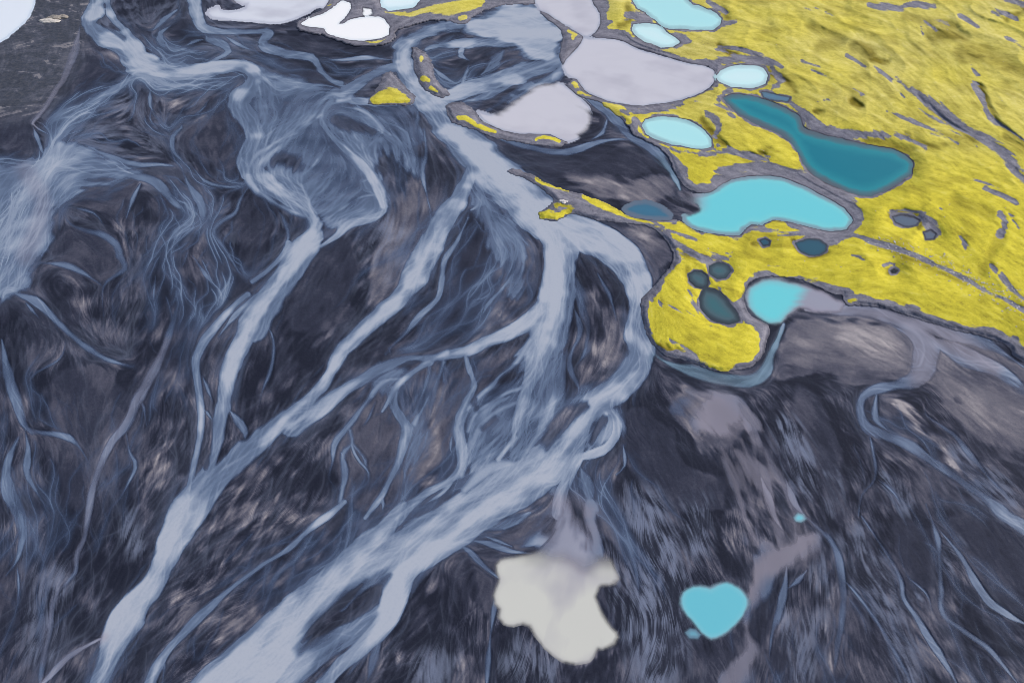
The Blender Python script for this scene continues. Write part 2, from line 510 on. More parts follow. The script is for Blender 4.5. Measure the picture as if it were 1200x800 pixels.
GRAVEL = """
1|993 66 3,1013 77 5,1030 85 5,1055 97 3,1066 106 9,1085 118 13,1110 135 13,1130 150 11,1150 160 9,1172 175 11,1185 190 13,1197 207 12,1240 240 10
.9|1057 111 2,1085 133 2,1115 152 2,1145 172 2
1|1138 76 3,1145 88 4
1|1142 98 4,1150 115 6,1160 135 5,1180 150 4,1204 168 5
1|1018 6 4,1045 9 5,1075 6 9,1095 8 4
.8|1162 14 5,1190 22 6
.8|1040 130 2,1075 145 3,1110 160 3,1122 168 4
.6|1085 22 2,1110 28 3
.8|1125 18 2,1145 33 2
.7|1180 44 2,1200 57 3
.6|944 9 3,958 10 3
.6|968 14 3,974 18 2
.7|1085 25 3,1097 37 3
.8|1078 33 3,1082 40 3
.7|940 72 3,960 78 3
.7|952 82 3,975 92 3
.7|985 100 3,1010 112 3
.7|955 120 4,975 116 3
1|925 118 6,945 137 13,960 150 14,985 157 12,1020 158 8,1060 161 5,1085 172 4
.9|1135 208 4,1150 212 5,1175 222 4
1|1155 220 7,1190 237 7
1|1172 250 6,1178 262 6,1172 274 7
.9|1183 250 3,1194 268 3
.9|1126 275 4,1131 292 4
1|1163 312 5,1167 317 4
1|1174 322 5,1188 340 6,1204 352 8
1|1180 -2 6,1200 5 8
1|1104 243 3,1112 240 4
1|994 273 5,1020 282 6,1050 292 6,1075 300 7,1100 312 6,1130 325 6,1155 340 6,1180 352 6,1200 362 6,1300 412 6
.9|1045 247 5,1065 247 5,1085 249 3
1|1080 254 10,1092 265 13,1099 273 8
1|912 276 5,930 275 6,950 275 6,968 278 6,974 287 5
.9|998 299 3,1012 303 3
.9|1036 311 3,1042 308 3,1048 310 3
1|960 335 5,985 339 7,996 346 5
.7|900 311 3,918 312 3
.8|640 226 12,670 236 15,700 248 8,730 258 6
.9|785 284 7,808 294 10,830 302 10,855 301 5
.8|765 260 3,800 275 3,815 282 3
.8|812 286 3,840 297 3,858 296 3
.9|768 262 2,790 272 3
1|705 0 14,706 22 12,700 38 12,730 44 12,765 60 14,800 72 9,830 75 8,850 72 9,880 68 9,905 74 9
.9|735 19 9,758 25 11,742 42 5
.9|792 42 9,806 46 8,792 54 6
.8|752 56 5,780 62 4
.9|842 55 6,870 60 8,900 68 8,915 78 8
.9|728 130 7,750 131 7,790 125 6,815 121 5
1|828 134 8,842 146 10,838 160 6
.9|820 182 8,850 178 9,880 182 10,900 186 8
.9|845 28 6,862 26 6
1|830 2 6,850 14 8
1|905 80 8,915 95 10,905 104 6
1|840 201 8,880 195 10,905 198 15,935 206 18,960 217 18,985 231 16,1000 244 12,1006 258 9,995 271 6
.8|870 130 0.1,871 131 0.1
1|855 106 8,842 118 8,860 136 5
.9|752 160 6,775 172 6,800 178 6,830 180 5,842 170 5
1|745 140 8,742 152 8
.7|815 294 4,822 306 4
.8|780 304 3,800 305 3
.8|808 340 4,812 352 4,826 378 3,850 384 3,868 377 3
.9|760 350 2,775 355 3,800 364 2,822 374 2
.8|785 398 3,800 405 3,815 416 3
.9|842 338 3,850 350 3
.9|925 330 0.1,926 331 0.1
.8|1045 345 2,1052 344 2
.7|868 276 6,880 268 8,900 270 6,912 268 4
1|812 236 10,795 246 10,780 250 8
"""
# darker, olive moss in hollows, plus shade of bank and pits painted in
OLIVE_SHADE = """
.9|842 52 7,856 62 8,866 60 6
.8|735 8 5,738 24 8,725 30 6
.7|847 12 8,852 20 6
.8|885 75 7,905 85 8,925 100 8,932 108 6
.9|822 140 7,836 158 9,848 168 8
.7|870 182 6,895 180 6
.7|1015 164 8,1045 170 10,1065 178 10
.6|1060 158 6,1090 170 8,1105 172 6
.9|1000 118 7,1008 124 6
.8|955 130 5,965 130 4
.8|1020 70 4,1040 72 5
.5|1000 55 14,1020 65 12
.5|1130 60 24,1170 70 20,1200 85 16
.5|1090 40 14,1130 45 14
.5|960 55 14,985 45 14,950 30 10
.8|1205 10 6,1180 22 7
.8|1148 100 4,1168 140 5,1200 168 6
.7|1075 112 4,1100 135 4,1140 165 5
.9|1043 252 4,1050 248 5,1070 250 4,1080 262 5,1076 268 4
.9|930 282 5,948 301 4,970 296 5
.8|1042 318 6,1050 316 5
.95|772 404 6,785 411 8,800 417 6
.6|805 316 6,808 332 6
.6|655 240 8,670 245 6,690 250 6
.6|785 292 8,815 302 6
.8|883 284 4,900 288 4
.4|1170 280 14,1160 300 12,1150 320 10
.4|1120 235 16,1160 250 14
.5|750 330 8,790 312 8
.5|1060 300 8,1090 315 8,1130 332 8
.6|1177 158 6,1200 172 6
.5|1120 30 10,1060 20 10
"""

# fast, pale cores of the main channels
PALE = """
.85|596 120 8,625 102 14,650 88 18,662 72 16
.6|572 130 6,600 112 10,630 95 12
.86|570 30 12,600 36 28,630 45 34,648 60 22
.97|655 296 30,650 350 30,642 385 30,634 410 28,624 440 20,614 466 15,606 490 10,599 526 3
.95|650 264 30,690 276 22,716 292 24,738 316 22,748 345 16,746 385 18,752 410 24,742 432 26,720 455 24,698 473 24,682 498 24,662 523 30,640 542 38,604 568 44,566 594 40,526 627 36,491 652 30,471 672 28,464 700 24,452 727 20,431 751 18,402 775 18,378 803 18
.9|450 624 12,420 652 22,386 688 34,350 723 42,314 757 48,272 800 56
.92|369 262 8,366 274 12,350 300 22,332 328 26,312 358 26,296 384 26,286 402 20,272 430 18,263 465 14,258 500 14,252 530 17,240 560 32,221 592 40,205 628 30,194 655 21,180 685 22,165 702 24,149 726 30,136 752 27,122 786 20,112 812 20
.86|553 194 10,545 214 9,532 240 10,516 262 12,502 292 14,486 324 20,466 349 16,442 371 16,426 386 16,410 402 14,396 418 11,386 440 9,378 454 10,362 468 11,345 482 16,326 497 20,300 519 24,270 545 30,244 572 34,222 594 36
.96|486 100 18,506 124 22,530 152 30,558 180 38,588 209 42,620 238 42,648 266 36
.85|117 -20 10,113 10 10,105 28 12,118 42 12,146 55 26,164 75 30,195 86 20,230 86 15,262 79 10,284 79 9,296 90 10,290 108 12,280 122 12
.88|640 364 16,625 374 14,600 389 10,570 401 9,545 412 9,520 417 9,500 421 8,488 432 5,475 444 5,463 455 4
.74|385 603 4,362 620 4,340 641 5,300 667 5,270 690 5,240 716 7,220 736 6
.76|476 500 10,473 520 9,467 540 7,460 556 6,450 575 5
.76|541 500 8,541 526 9,540 548 8
.82|388 118 5,376 138 5,383 154 5,398 170 6,415 185 6,430 200 6,441 220 6,449 242 4,432 257 4
.76|404 114 12,386 112 8,375 125 6,365 140 6,345 160 6,325 175 7,305 192 9,296 205 10,310 213 12,335 232 12,362 250 10
.92|640 30 26,600 24 20,560 26 12,520 32 11,490 43 12,474 60 15,473 77 15,486 100 18
.9|655 70 16,622 82 16,595 91 14,560 101 13,530 113 10
.7|228 -20 7,231 20 6,240 34 5,262 37 4,300 37 4,315 39 6,308 52 6,330 62 5,365 68 4
.8|236 405 5,229 425 6,232 455 5,236 490 4,233 520 4
.8|682 512 8,674 538 9,666 560 9,658 580 10,655 602 10
.75|718 482 5,724 495 6,722 510 5,712 524 5
.7|645 476 7,639 492 10,626 515 12,612 538 14
.8|590 30 20,612 20 22,635 25 18,650 45 12
.8|445 424 5,425 445 6,405 456 6,385 469 9,365 482 12
.74|300 88 5,304 105 6,308 120 6,315 135 7,330 142 7
.72|322 95 5,322 110 4,316 120 3
.74|303 135 4,312 147 4
.9|357 146 7,335 160 9,315 172 13,300 182 16,291 200 15,293 212 14,306 226 14,326 240 12,346 249 12,366 256 12
.82|392 114 9,380 130 7,370 140 7,356 150 7,345 158 7
.74|318 180 4,320 195 4,326 210 3
.76|368 153 4,369 170 4,364 183 3
.82|386 172 4,376 182 5,366 195 4,350 210 2
.66|400 192 3,397 205 3
.64|392 201 4,375 210 4
.92|386 118 8,377 135 8,383 150 8,396 165 9,413 180 9,429 195 9,441 210 8,449 225 8,451 245 6
.8|440 228 5,420 232 5,400 245 6,385 255 6,374 262 5
.7|437 208 4,420 215 4,400 225 4,380 240 3
.7|451 247 5,440 255 4,420 262 4,405 268 4
.97|396 119 12,410 116 13
.8|400 125 7,425 130 7,440 142 5,448 153 4
.8|410 121 5,440 122 4,470 122 4
.62|473 390 4,465 400 5,452 415 4
.9|524 414 16,505 422 12,492 430 9,478 440 7,468 447 7,460 457 6,455 470 6,450 481 5,441 486 3
.66|475 443 6,455 446 6,443 455 6,432 470 7,420 485 7,408 500 7,395 513 7,390 526 5
.78|460 459 10,462 475 12,468 488 12,473 498 14,474 510 13,470 530 12,464 545 11,455 562 9,444 584 7
.62|475 440 3,474 455 3,478 468 3
.7|503 425 5,502 440 4,504 452 3
.74|520 424 8,515 440 9,507 455 8,500 470 7,492 485 8,485 496 11
.55|521 430 7,522 450 7,515 475 7,505 495 6,497 520 5,488 538 4
.64|500 450 4,490 463 6,482 478 6,478 490 6
.78|545 414 5,550 430 6,555 445 9,552 460 10,545 475 12,538 490 12,535 505 12,540 520 12,545 536 13,540 556 14
.8|622 398 10,605 425 9,590 437 7,582 445 7,572 455 9,560 467 9,548 480 8
.62|575 440 4,565 442 5,557 450 4
.72|612 454 10,590 462 9,572 473 8,556 487 8,549 505 8
.68|612 469 8,590 478 10,572 490 12,560 505 12,553 525 10
.62|608 495 8,592 505 8,578 518 10,565 530 12
.8|620 548 20,590 545 26,565 556 24,545 574 18
.7|410 504 5,412 520 5,402 532 7,402 560 8,399 590 7
.52|413 520 4,425 535 4,430 552 4,420 580 4
.6|402 508 5,393 520 5,391 534 4
.6|530 562 7,505 575 7,485 590 9,470 604 12
"""
# smooth grey-mauve sediment flats
FLAT = """
.9 .56|905 440,912 405,935 378,960 372,1010 374,1060 386,1095 400,1130 396,1170 408,1204 432,1260 470,1260 560,1204 525,1175 530,1130 505,1100 470,1080 450,1040 446,1000 448,960 440,935 446
.8 .56|660 205,700 205,740 212,775 206,790 222,780 236,745 240,715 232,690 224
.7 .56|716 264,745 266,768 272,782 288,785 302,765 335,752 345,748 320,735 290
.7 .56|790 462,830 455,870 470,880 500,860 530,835 530,805 510
.6 .56|700 590,722 610,738 650,730 670,715 640,700 615
.5 .56|585 645,620 620,650 590,640 610,620 640
.7 .56|900 640,945 622,960 634,940 665,905 672,888 690,880 670
.5 .56|100 65,135 62,150 78,130 84,110 78
.9 .33|58 300,75 262,110 268,138 285,140 318,120 332,95 322,60 312
.9 .34|92 230,115 215,155 213,160 225,148 250,120 250,85 240
.8 .32|178 235,195 228,212 250,205 272,185 262
.9 .30|250 130,275 112,298 150,296 178,270 195,235 190,215 170,222 150
.9 .32|80 110,100 75,125 68,138 85,118 108,90 130,68 142
.9 .28|5 135,40 120,55 128,35 150,45 180,5 185
.8 .3|160 120,180 112,178 140,160 150
.85 .26|335 370,355 310,398 282,420 312,412 360,400 380,350 395
.9 .22|515 395,512 360,528 300,550 252,566 290,574 330,566 355,540 382
.9 .25|275 265,295 228,318 245,316 285,300 322,285 330
.8 .34|745 480,790 505,800 545,850 560,845 595,790 590,735 550,728 500
.8 .40|560 645,580 650,586 690,572 720,555 700,548 660
.8 .38|930 445,960 460,985 520,995 590,970 600,950 540,930 490
.8 .30|1045 610,1090 620,1100 680,1070 690,1050 650
.8 .28|1110 610,1200 620,1260 680,1210 720,1150 680
.8 .25|330 48,360 36,400 50,430 60,400 66,350 64
.8 .28|305 66,345 72,375 84,395 102,375 100,330 86
.85 .24|600 176,650 172,700 172,760 180,770 195,720 205,640 205,605 190
.5 .50|470 230,520 220,500 300,470 350,430 350,440 290
.5 .50|430 470,470 480,500 500,540 440,600 410,560 480,500 560,430 600,390 560
.5 .42|60 440,120 430,150 480,120 560,80 600,60 520
"""

# where the river spreads into a web of small braids
WEB = """
.4|815 480,880 480,910 520,950 600,960 640,900 690,870 640,850 560
.6|640 500,720 480,735 560,700 620,660 620
.5|285 85,340 95,400 105,440 140,450 200,455 250,400 270,350 250,310 205,285 150
1|100 60,220 40,300 60,280 120,200 150,150 200,60 210,20 300,-60 340,-60 190,60 170
1|130 200,220 190,290 220,280 330,220 380,180 330,150 260
.45|430 430,520 410,610 400,640 440,620 520,560 580,480 610,390 610,390 540,420 480
.4|600 400,690 390,700 430,680 480,640 560,600 560
.6|490 210,560 210,610 280,615 350,560 400,520 320,480 330
.7|500 40,590 50,600 100,540 110,510 90
.6|300 40,460 60,460 90,400 100,330 80
.5|160 400,220 420,160 560,100 660,40 780,20 700,90 560
.5|0 400,60 420,110 520,60 620,0 680
.6|640 500,720 480,730 540,700 600,660 600
.5|300 600,400 590,420 640,320 700,200 800,160 800,260 690
.5|1000 450,1060 470,1150 560,1230 640,1190 660,1080 600,1010 560
.4|1000 600,1110 600,1230 740,1200 820,1100 800
.4|900 640,1000 640,1010 800,900 800
"""
# standing water: kind ; colour key ; level ; label ; outline
POND = """
lake;snow;0;white glassy lake cut by the upper left corner;-110 -60,44 -60,40 0,38 10,30 24,12 40,0 48,-60 75,-110 90
lake;milk1;0;long milky white lake at the top edge left of the two joined white ponds;243 16,246 11,256 8,258 13,272 14,288 10,291 4,276 0,276 -60,384 -60,384 2,372 8,356 17,340 24,322 27,300 25,270 23,250 21
pond;white;.3;two joined blinding white ponds beside the yellow strip at the top edge;354 28,362 22,380 16,392 8,400 2,410 3,411 10,404 20,396 29,402 28,415 22,435 20,450 23,456 32,455 41,445 45,425 47,400 44,383 38,380 33,366 31
pond;white;.3;tiny white pond just above the two joined white ponds;426 10,435 11,436 16,430 19,426 18
pond;ice;.3;small pale blue pond cut by the top edge beside yellow moss;447 -40,447 8,455 12,470 11,485 8,491 2,490 -40
lake;milk;0;milky grey lake at the top edge above the small gravel islet;626 -60,628 4,640 14,655 24,671 34,684 42,688 43,693 41,701 32,702 16,691 -4,687 -60
lake;milk;0;largest milky grey lake, pointing right at a pale oval pond;684 44,695 46,725 48,745 57,775 66,805 75,825 78,836 84,838 90,830 103,815 111,795 117,770 121,745 123,720 119,700 113,685 105,676 93,664 87,660 78,667 67,680 53
lake;milk;0;milky grey lake below the largest one, rounded at its right end;560 131,576 135,600 119,622 102,642 95,660 100,675 112,690 125,694 140,690 152,680 160,666 166,655 162,645 157,620 156,602 155,582 149,566 140
pond;paleaqua;.4;pale aqua pond below the long aqua pond at the top edge;742 29,770 29,780 37,790 44,797 50,790 54,775 55,755 48,745 42,741 36
pond;aqua;.4;long pale aqua pond cut by the top edge amid yellow moss;740 -40,742 2,755 14,768 24,778 32,800 34,835 35,843 30,845 22,838 15,820 8,805 0,800 -40
pond;paleaqua;.2;whitish aqua oval pond at the tip of the largest milky lake;839 90,846 83,860 78,880 77,895 81,900 88,897 97,885 102,870 103,850 99
pond;aqua;.2;aqua oval pond below the largest milky lake;752 148,756 141,770 137,790 138,810 143,825 153,833 163,833 172,822 174,800 171,775 165,758 157
pond;teal;.4;long deep teal pond bent like a boot amid yellow moss;848 115,858 111,875 112,900 119,920 127,937 138,942 150,960 157,990 164,1020 171,1045 175,1062 183,1070 192,1068 203,1055 213,1040 222,1020 229,1000 227,975 217,955 206,943 193,936 180,925 165,905 153,880 142,862 130
pond;slateteal;.5;sliver of teal water above the bend of the boot shaped pond;892 108,905 110,925 115,923 119,905 117,895 114
pond;turquoise;.05;large bright turquoise pond with two lobes;790 228,800 226,818 229,835 225,848 216,862 210,885 207,912 208,940 218,968 232,990 246,998 258,992 268,975 270,955 267,925 259,905 257,892 263,880 262,871 268,868 274,850 274,830 271,812 266,802 258,801 253,812 248,818 246,815 241,800 238,790 234
pond;steel;.05;steel blue pool on dark sand left of the turquoise pond;731 245,742 238,760 237,775 243,787 252,785 257,770 257,750 255,735 250
pond;petrol;.4;small petrol blue pond below the large turquoise pond;932 285,945 281,960 281,968 287,968 294,960 299,948 299,938 294
pond;slate;.7;slate grey oval pond in yellow moss below the end of the boot shaped pond;1046 254,1055 252,1070 255,1077 259,1074 264,1060 265,1049 261
pond;slate;.7;tiny slate pond just right of and below the slate oval pond;1082 272,1090 270,1096 275,1094 280,1085 280
pond;petrol;.3;tiny dark pond close left of the small petrol blue pond;890 282,896 280,902 283,901 287,894 288
pond;bottle;.2;dark green round pond, left of the upper pair;807 321,813 317,822 318,829 324,830 333,826 339,815 336,808 329
pond;bottle;.2;dark green round pond, right of the upper pair;831 312,840 308,852 311,856 318,850 326,840 327,832 321
pond;bottle;.2;largest of the three dark green ponds, pear shaped;822 342,826 336,831 338,843 342,855 355,864 368,866 376,855 380,840 377,828 370,821 360,820 350
pond;cyan;.05;round cyan pond fading into the grey silt flat;873 347,877 336,890 328,906 326,930 330,955 338,975 348,990 356,985 366,960 366,938 362,925 370,915 379,900 380,884 371,876 360
pond;heart;.03;turquoise heart shaped pond on the dark sand;797 700,805 688,820 684,832 687,840 683,852 680,865 685,876 696,878 708,873 722,862 735,848 745,833 750,820 742,810 728,800 715
pond;heartlobe;.03;tiny turquoise bulge at the lower left of the heart shaped pond;804 741,809 736,816 737,822 743,818 748,808 747
pond;heart;.03;tiny turquoise spot on the dark sand above the heart shaped pond;930 606,935 600,942 602,945 608,939 612,932 611
pond;blacktarn;.4;very small dark waterhole in the yellow moss at the right;1044 317,1048 315,1052 317,1050 320,1045 320
silt_pool;cream;0;cream white lobed silt pool on dark sand left of the heart shaped pond;652 637,640 638,628 644,612 649,598 652,586 654,579 661,580 670,584 678,580 686,576 697,578 708,584 714,583 724,590 732,602 734,612 731,620 734,626 744,632 752,638 760,646 767,656 774,668 779,680 778,692 775,697 768,702 762,712 761,722 757,729 748,728 738,720 730,713 720,706 710,702 699,706 691,715 692,724 688,728 678,725 666,721 654,712 645,700 638,684 634,668 634
"""
WARM = """
.55|666 600 40,668 640 60,690 620 30
.75|840 480 60,870 530 60,900 590 60,930 640 60
.8|853 540 14,864 570 12,873 605 12,885 635 16
.7|882 545 18,896 575 14,908 605 14,916 640 16
.6|905 540 14,922 572 12,940 605 12
.7|872 490 34,890 500 20,910 520 10
.8|862 528 24,886 556 22,900 580 12
.9|840 476 40,842 494 60,858 508 50,846 524 18,862 560 14
.9|905 660 30,925 648 26,945 632 26,890 668 24,880 700 14
.7|874 735 14,880 762 24,864 784 28,846 812 26
.6|856 555 14,866 580 12,880 632 12
.7|92 42 12,75 90 12,50 130 10,40 146 10
.6|122 746 9,85 766 8,40 810 9
.7|945 362 18,1000 364 16,1050 372 20,1110 395 30,1165 432 16
.6|1070 385 30,1084 410 36,1080 440 30
.4|195 400 10,163 465 13,118 545 9,90 650 8,62 705 8,50 775 9
.6|655 590 24,690 600 20
.3|30 200 20,50 240 20,30 300 20
"""
CYAN = """
.45|772 420 12,800 430 16,830 440 18,880 446 18,897 434 16,904 414 16,914 392 16
.35|776 190 12,790 212 18,797 224 18
"""
SAND_RAMP = [(.0, (.013, .016, .030)), (.26, (.032, .037, .062)), (.48, (.080, .083, .118)), (.72, (.172, .166, .198)), (1.0, (.37, .345, .36))]
FILM_COL = (.155, .185, .27)
RIVER_RAMP = [(.0, (.066, .098, .19)), (.3, (.098, .145, .26)), (.58, (.165, .23, .355)), (.82, (.29, .35, .455)), (1.0, (.40, .44, .515))]
WARM_COL = (.33, .31, .38)
CYAN_COL = (.24, .42, .50)
POND_COL = {  # edge, middle, deep
 'snow': ((.60, .69, .80), (.72, .79, .87), (.75, .81, .88)),
 'milk1': ((.50, .53, .62), (.62, .65, .73), (.66, .69, .76)),
 'milk': ((.38, .41, .50), (.52, .53, .60), (.56, .56, .62)),
 'white': ((.75, .80, .84), (.9, .92, .93), (.92, .93, .94)),
 'ice': ((.55, .74, .80), (.72, .88, .92), (.76, .90, .93)),
 'paleaqua': ((.40, .58, .62), (.56, .82, .84), (.60, .83, .85)),
 'aqua': ((.30, .50, .54), (.42, .76, .78), (.40, .75, .78)),
 'teal': ((.08, .12, .15), (.012, .235, .29), (.002, .175, .245)),
 'slateteal': ((.09, .14, .20), (.08, .20, .30), (.07, .20, .30)),
 'turquoise': ((.20, .30, .36), (.18, .60, .65), (.15, .59, .66)),
 'steel': ((.12, .16, .22), (.05, .15, .24), (.045, .16, .26)),
 'petrol': ((.04, .06, .08), (.03, .09, .14), (.03, .10, .15)),
 'slate': ((.08, .09, .12), (.10, .13, .19), (.10, .14, .20)),
 'bottle': ((.04, .055, .07), (.07, .12, .145), (.05, .14, .165)),
 'cyan': ((.25, .29, .35), (.20, .52, .58), (.15, .60, .66)),
 'heart': ((.20, .30, .38), (.18, .51, .60), (.14, .50, .60)),
 'heartlobe': ((.12, .2, .28), (.14, .34, .44), (.14, .40, .50)),
 'blacktarn': ((.02, .025, .03), (.02, .04, .06), (.02, .05, .08)),
 'cream': ((.36, .365, .37), (.52, .525, .50), (.57, .58, .54)),
}
POND_DEPTH = {'teal': 18, 'cyan': 12, 'turquoise': 11, 'white': 5, 'heart': 10, 'cream': 10, 'bottle': 14, 'milk': 4, 'milk1': 4, 'snow': 5, 'petrol': 6, 'slate': 6}
# ------------------------------------------------------------------ survey grid
P = 1.17
XS = np.arange(-100, 1300 + P, P); YS = np.arange(-48, 872 + P, P)
NX, NY = len(XS), len(YS)
GX, GY = np.meshgrid(XS, YS)
X0, Y0 = XS[0], YS[0]
rng = np.random.default_rng(7)

def to_world(u, v, h):
    """the place, h metres above the sand, that the survey point (u, v) marks"""
    dx = (u - 600.0) / FPX; dy = -(v - 400.0) / FPX
    dirz = -math.sin(PITCH) + dy * math.cos(PITCH)
    diry = math.cos(PITCH) + dy * math.sin(PITCH)
    t = (CAM_H - h) / (-dirz)
    return dx * t, diry * t

WX, WY = to_world(GX, GY, 0.0)

def parse(txt):
    out = []
    for ln in txt.strip().splitlines():
        a, pts = ln.split('|')
        out.append((float(a), np.array([[float(q) for q in p.split()] for p in pts.split(',')])))
    return out

def spline(pts, closed=False, step=5.0):
    p = pts
    n = len(p)
    res = []
    rngn = n if closed else n - 1
    for i in range(rngn):
        if closed:
            p0, p1, p2, p3 = p[i - 1], p[i], p[(i + 1) % n], p[(i + 2) % n]
        else:
            p0 = p[max(i - 1, 0)]; p1 = p[i]; p2 = p[i + 1]; p3 = p[min(i + 2, n - 1)]
        L = max(1, int(math.hypot(*(p2 - p1)[:2]) / step))
        for k in range(L):
            t = k / L
            res.append(0.5 * ((2 * p1) + (p2 - p0) * t + (2 * p0 - 5 * p1 + 4 * p2 - p3) * t * t + (3 * p1 - p0 - 3 * p2 + p3) * t ** 3))
    if not closed:
        res.append(p[-1])
    return np.array(res)

def window(x0, x1, y0, y1):
    i0 = max(0, int((x0 - X0) / P)); i1 = min(NX, int((x1 - X0) / P) + 2)
    j0 = max(0, int((y0 - Y0) / P)); j1 = min(NY, int((y1 - Y0) / P) + 2)
    return i0, i1, j0, j1

def edge_field(sp, band):
    """inside margin (half width minus distance), best over the segments; returned with its window"""
    m = sp[:, 2].max() / 2 + band
    i0, i1, j0, j1 = window(sp[:, 0].min() - m, sp[:, 0].max() + m, sp[:, 1].min() - m, sp[:, 1].max() + m)
    if i1 <= i0 or j1 <= j0:
        return None
    E = np.full((j1 - j0, i1 - i0), -1e3, np.float32)
    for k in range(len(sp) - 1):
        a, b = sp[k], sp[k + 1]
        mm = max(a[2], b[2]) / 2 + band
        a0, a1, b0, b1 = window(min(a[0], b[0]) - mm, max(a[0], b[0]) + mm, min(a[1], b[1]) - mm, max(a[1], b[1]) + mm)
        a0 = max(a0, i0); a1 = min(a1, i1); b0 = max(b0, j0); b1 = min(b1, j1)
        if a1 <= a0 or b1 <= b0:
            continue
        px = XS[a0:a1][None, :] - a[0]; py = YS[b0:b1][:, None] - a[1]
        d = b[:2] - a[:2]; L2 = d @ d + 1e-9
        t = np.clip((px * d[0] + py * d[1]) / L2, 0, 1)
        dist = np.sqrt((px - t * d[0]) ** 2 + (py - t * d[1]) ** 2)
        e = (a[2] + (b[2] - a[2]) * t) / 2 - dist
        sub = E[b0 - j0:b1 - j0, a0 - i0:a1 - i0]
        np.maximum(sub, e, out=sub)
    return E, (slice(j0, j1), slice(i0, i1))

def poly_sdf(pts, band=60.0, far=-1e3):
    """signed distance, positive inside, limited to +-band"""
    sp = spline(pts, True, 6.0)
    x0, y0 = sp.min(0) - band; x1, y1 = sp.max(0) + band
    i0, i1, j0, j1 = window(x0, x1, y0, y1)
    q = np.concatenate([sp, sp[:1]])
    e, w = edge_field(np.column_stack([q, np.zeros(len(q))]), band)
    D = np.full((NY, NX), 1e3, np.float32); D[w] = np.minimum(-e, band)
    D = np.minimum(D, band)
    ins = np.zeros((NY, NX), bool)
    for k in range(len(q) - 1):
        (xa, ya), (xb, yb) = q[k], q[k + 1]
        if ya == yb:
            continue
        lo, hi = min(ya, yb), max(ya, yb)
        rows = np.where((YS >= lo) & (YS < hi))[0]
        if len(rows) == 0:
            continue
        xc = xa + (YS[rows] - ya) / (yb - ya) * (xb - xa)
        ins[rows] ^= XS[None, :] > xc[:, None]
    return np.where(ins, D, -D)

def sstep(a, b, x):
    t = np.clip((x - a) / (b - a), 0, 1)
    return t * t * (3 - 2 * t)

TAB = rng.random((256, 256)).astype(np.float32)
def vnoise(x, y):
    xi = np.floor(x).astype(np.int64); yi = np.floor(y).astype(np.int64)
    fx = (x - xi).astype(np.float32); fy = (y - yi).astype(np.float32)
    fx = fx * fx * fx * (fx * (fx * 6 - 15) + 10); fy = fy * fy * fy * (fy * (fy * 6 - 15) + 10)
    a = TAB[yi & 255, xi & 255]; b = TAB[yi & 255, (xi + 1) & 255]
    c = TAB[(yi + 1) & 255, xi & 255]; d = TAB[(yi + 1) & 255, (xi + 1) & 255]
    return (a + (b - a) * fx) * (1 - fy) + (c + (d - c) * fx) * fy

def fbm(x, y, octs=4, gain=.5):
    s = 0; w = 1; tot = 0
    for o in range(octs):
        s = s + w * vnoise(x * 2 ** o + 17.3 * o, y * 2 ** o + 9.1 * o); tot += w; w *= gain
    return s / tot

def blur(a, sig):
    """gaussian by three box passes"""
    if sig < 1.3:
        w = sig * sig / 2 if sig < .8 else .25
        for _ in range(1 if sig < .8 else 2):
            for ax in (0, 1):
                a = (a * (1 - 2 * w) + w * (np.roll(a, 1, ax) + np.roll(a, -1, ax))).astype(np.float32)
        return a
    r = max(1, int(round(math.sqrt(sig * sig * 12 / 3 + 1) / 2)))
    for ax in (0, 1):
        for _ in range(3):
            pad = [(0, 0), (0, 0)]; pad[ax] = (r + 1, r)
            c = np.cumsum(np.pad(a, pad, mode='edge').astype(np.float64), axis=ax)
            n = a.shape[ax]
            hi = np.take(c, np.arange(2 * r + 1, 2 * r + 1 + n), axis=ax); lo = np.take(c, np.arange(0, n), axis=ax)
            a = ((hi - lo) / (2 * r + 1)).astype(np.float32)
    return a

def norm01(a):
    lo, hi = np.percentile(a[::7, ::7], [2, 98])
    return np.clip((a - lo) / (hi - lo), 0, 1).astype(np.float32)

# ------------------------------------------------------------------ direction of flow
water = [(a, p, spline(p)) for a, p in parse(WATER)]
guides = [(a, p, spline(p)) for a, p in parse(GUIDE)]
CS = 4.0
cnx, cny = int((XS[-1] - X0) / CS) + 2, int((YS[-1] - Y0) / CS) + 2
TC = np.zeros((cny, cnx), np.float32); TS = TC.copy(); TW = TC.copy()
for a, p, sp in water + guides:
    d = np.diff(sp[:, :2], axis=0); ang = np.arctan2(d[:, 1], d[:, 0]); L = np.hypot(d[:, 0], d[:, 1])
    mid = (sp[1:] + sp[:-1]) / 2
    i = ((mid[:, 0] - X0) / CS).astype(int); j = ((mid[:, 1] - Y0) / CS).astype(int)
    ok = (i >= 0) & (i < cnx) & (j >= 0) & (j < cny)
    w = L * (0.4 + a) * (1 + mid[:, 2] * .05)
    np.add.at(TC, (j[ok], i[ok]), (w * np.cos(2 * ang))[ok]); np.add.at(TS, (j[ok], i[ok]), (w * np.sin(2 * ang))[ok]); np.add.at(TW, (j[ok], i[ok]), w[ok])
C2 = np.zeros_like(TC); S2 = np.zeros_like(TC)
for sig, wt in ((1.0, 1.0), (2.5, .9), (6, .8), (16, .7), (45, .7)):
    C2 += wt * blur(TC, sig); S2 += wt * blur(TS, sig)
def up(c):
    fx = (GX - X0) / CS; fy = (GY - Y0) / CS
    xi = np.clip(fx.astype(int), 0, cnx - 2); yi = np.clip(fy.astype(int), 0, cny - 2)
    fx = np.clip(fx - xi, 0, 1); fy = np.clip(fy - yi, 0, 1)
    return ((c[yi, xi] * (1 - fx) + c[yi, xi + 1] * fx) * (1 - fy) + (c[yi + 1, xi] * (1 - fx) + c[yi + 1, xi + 1] * fx) * fy).astype(np.float32)
mag = np.hypot(C2, S2) + 1e-9
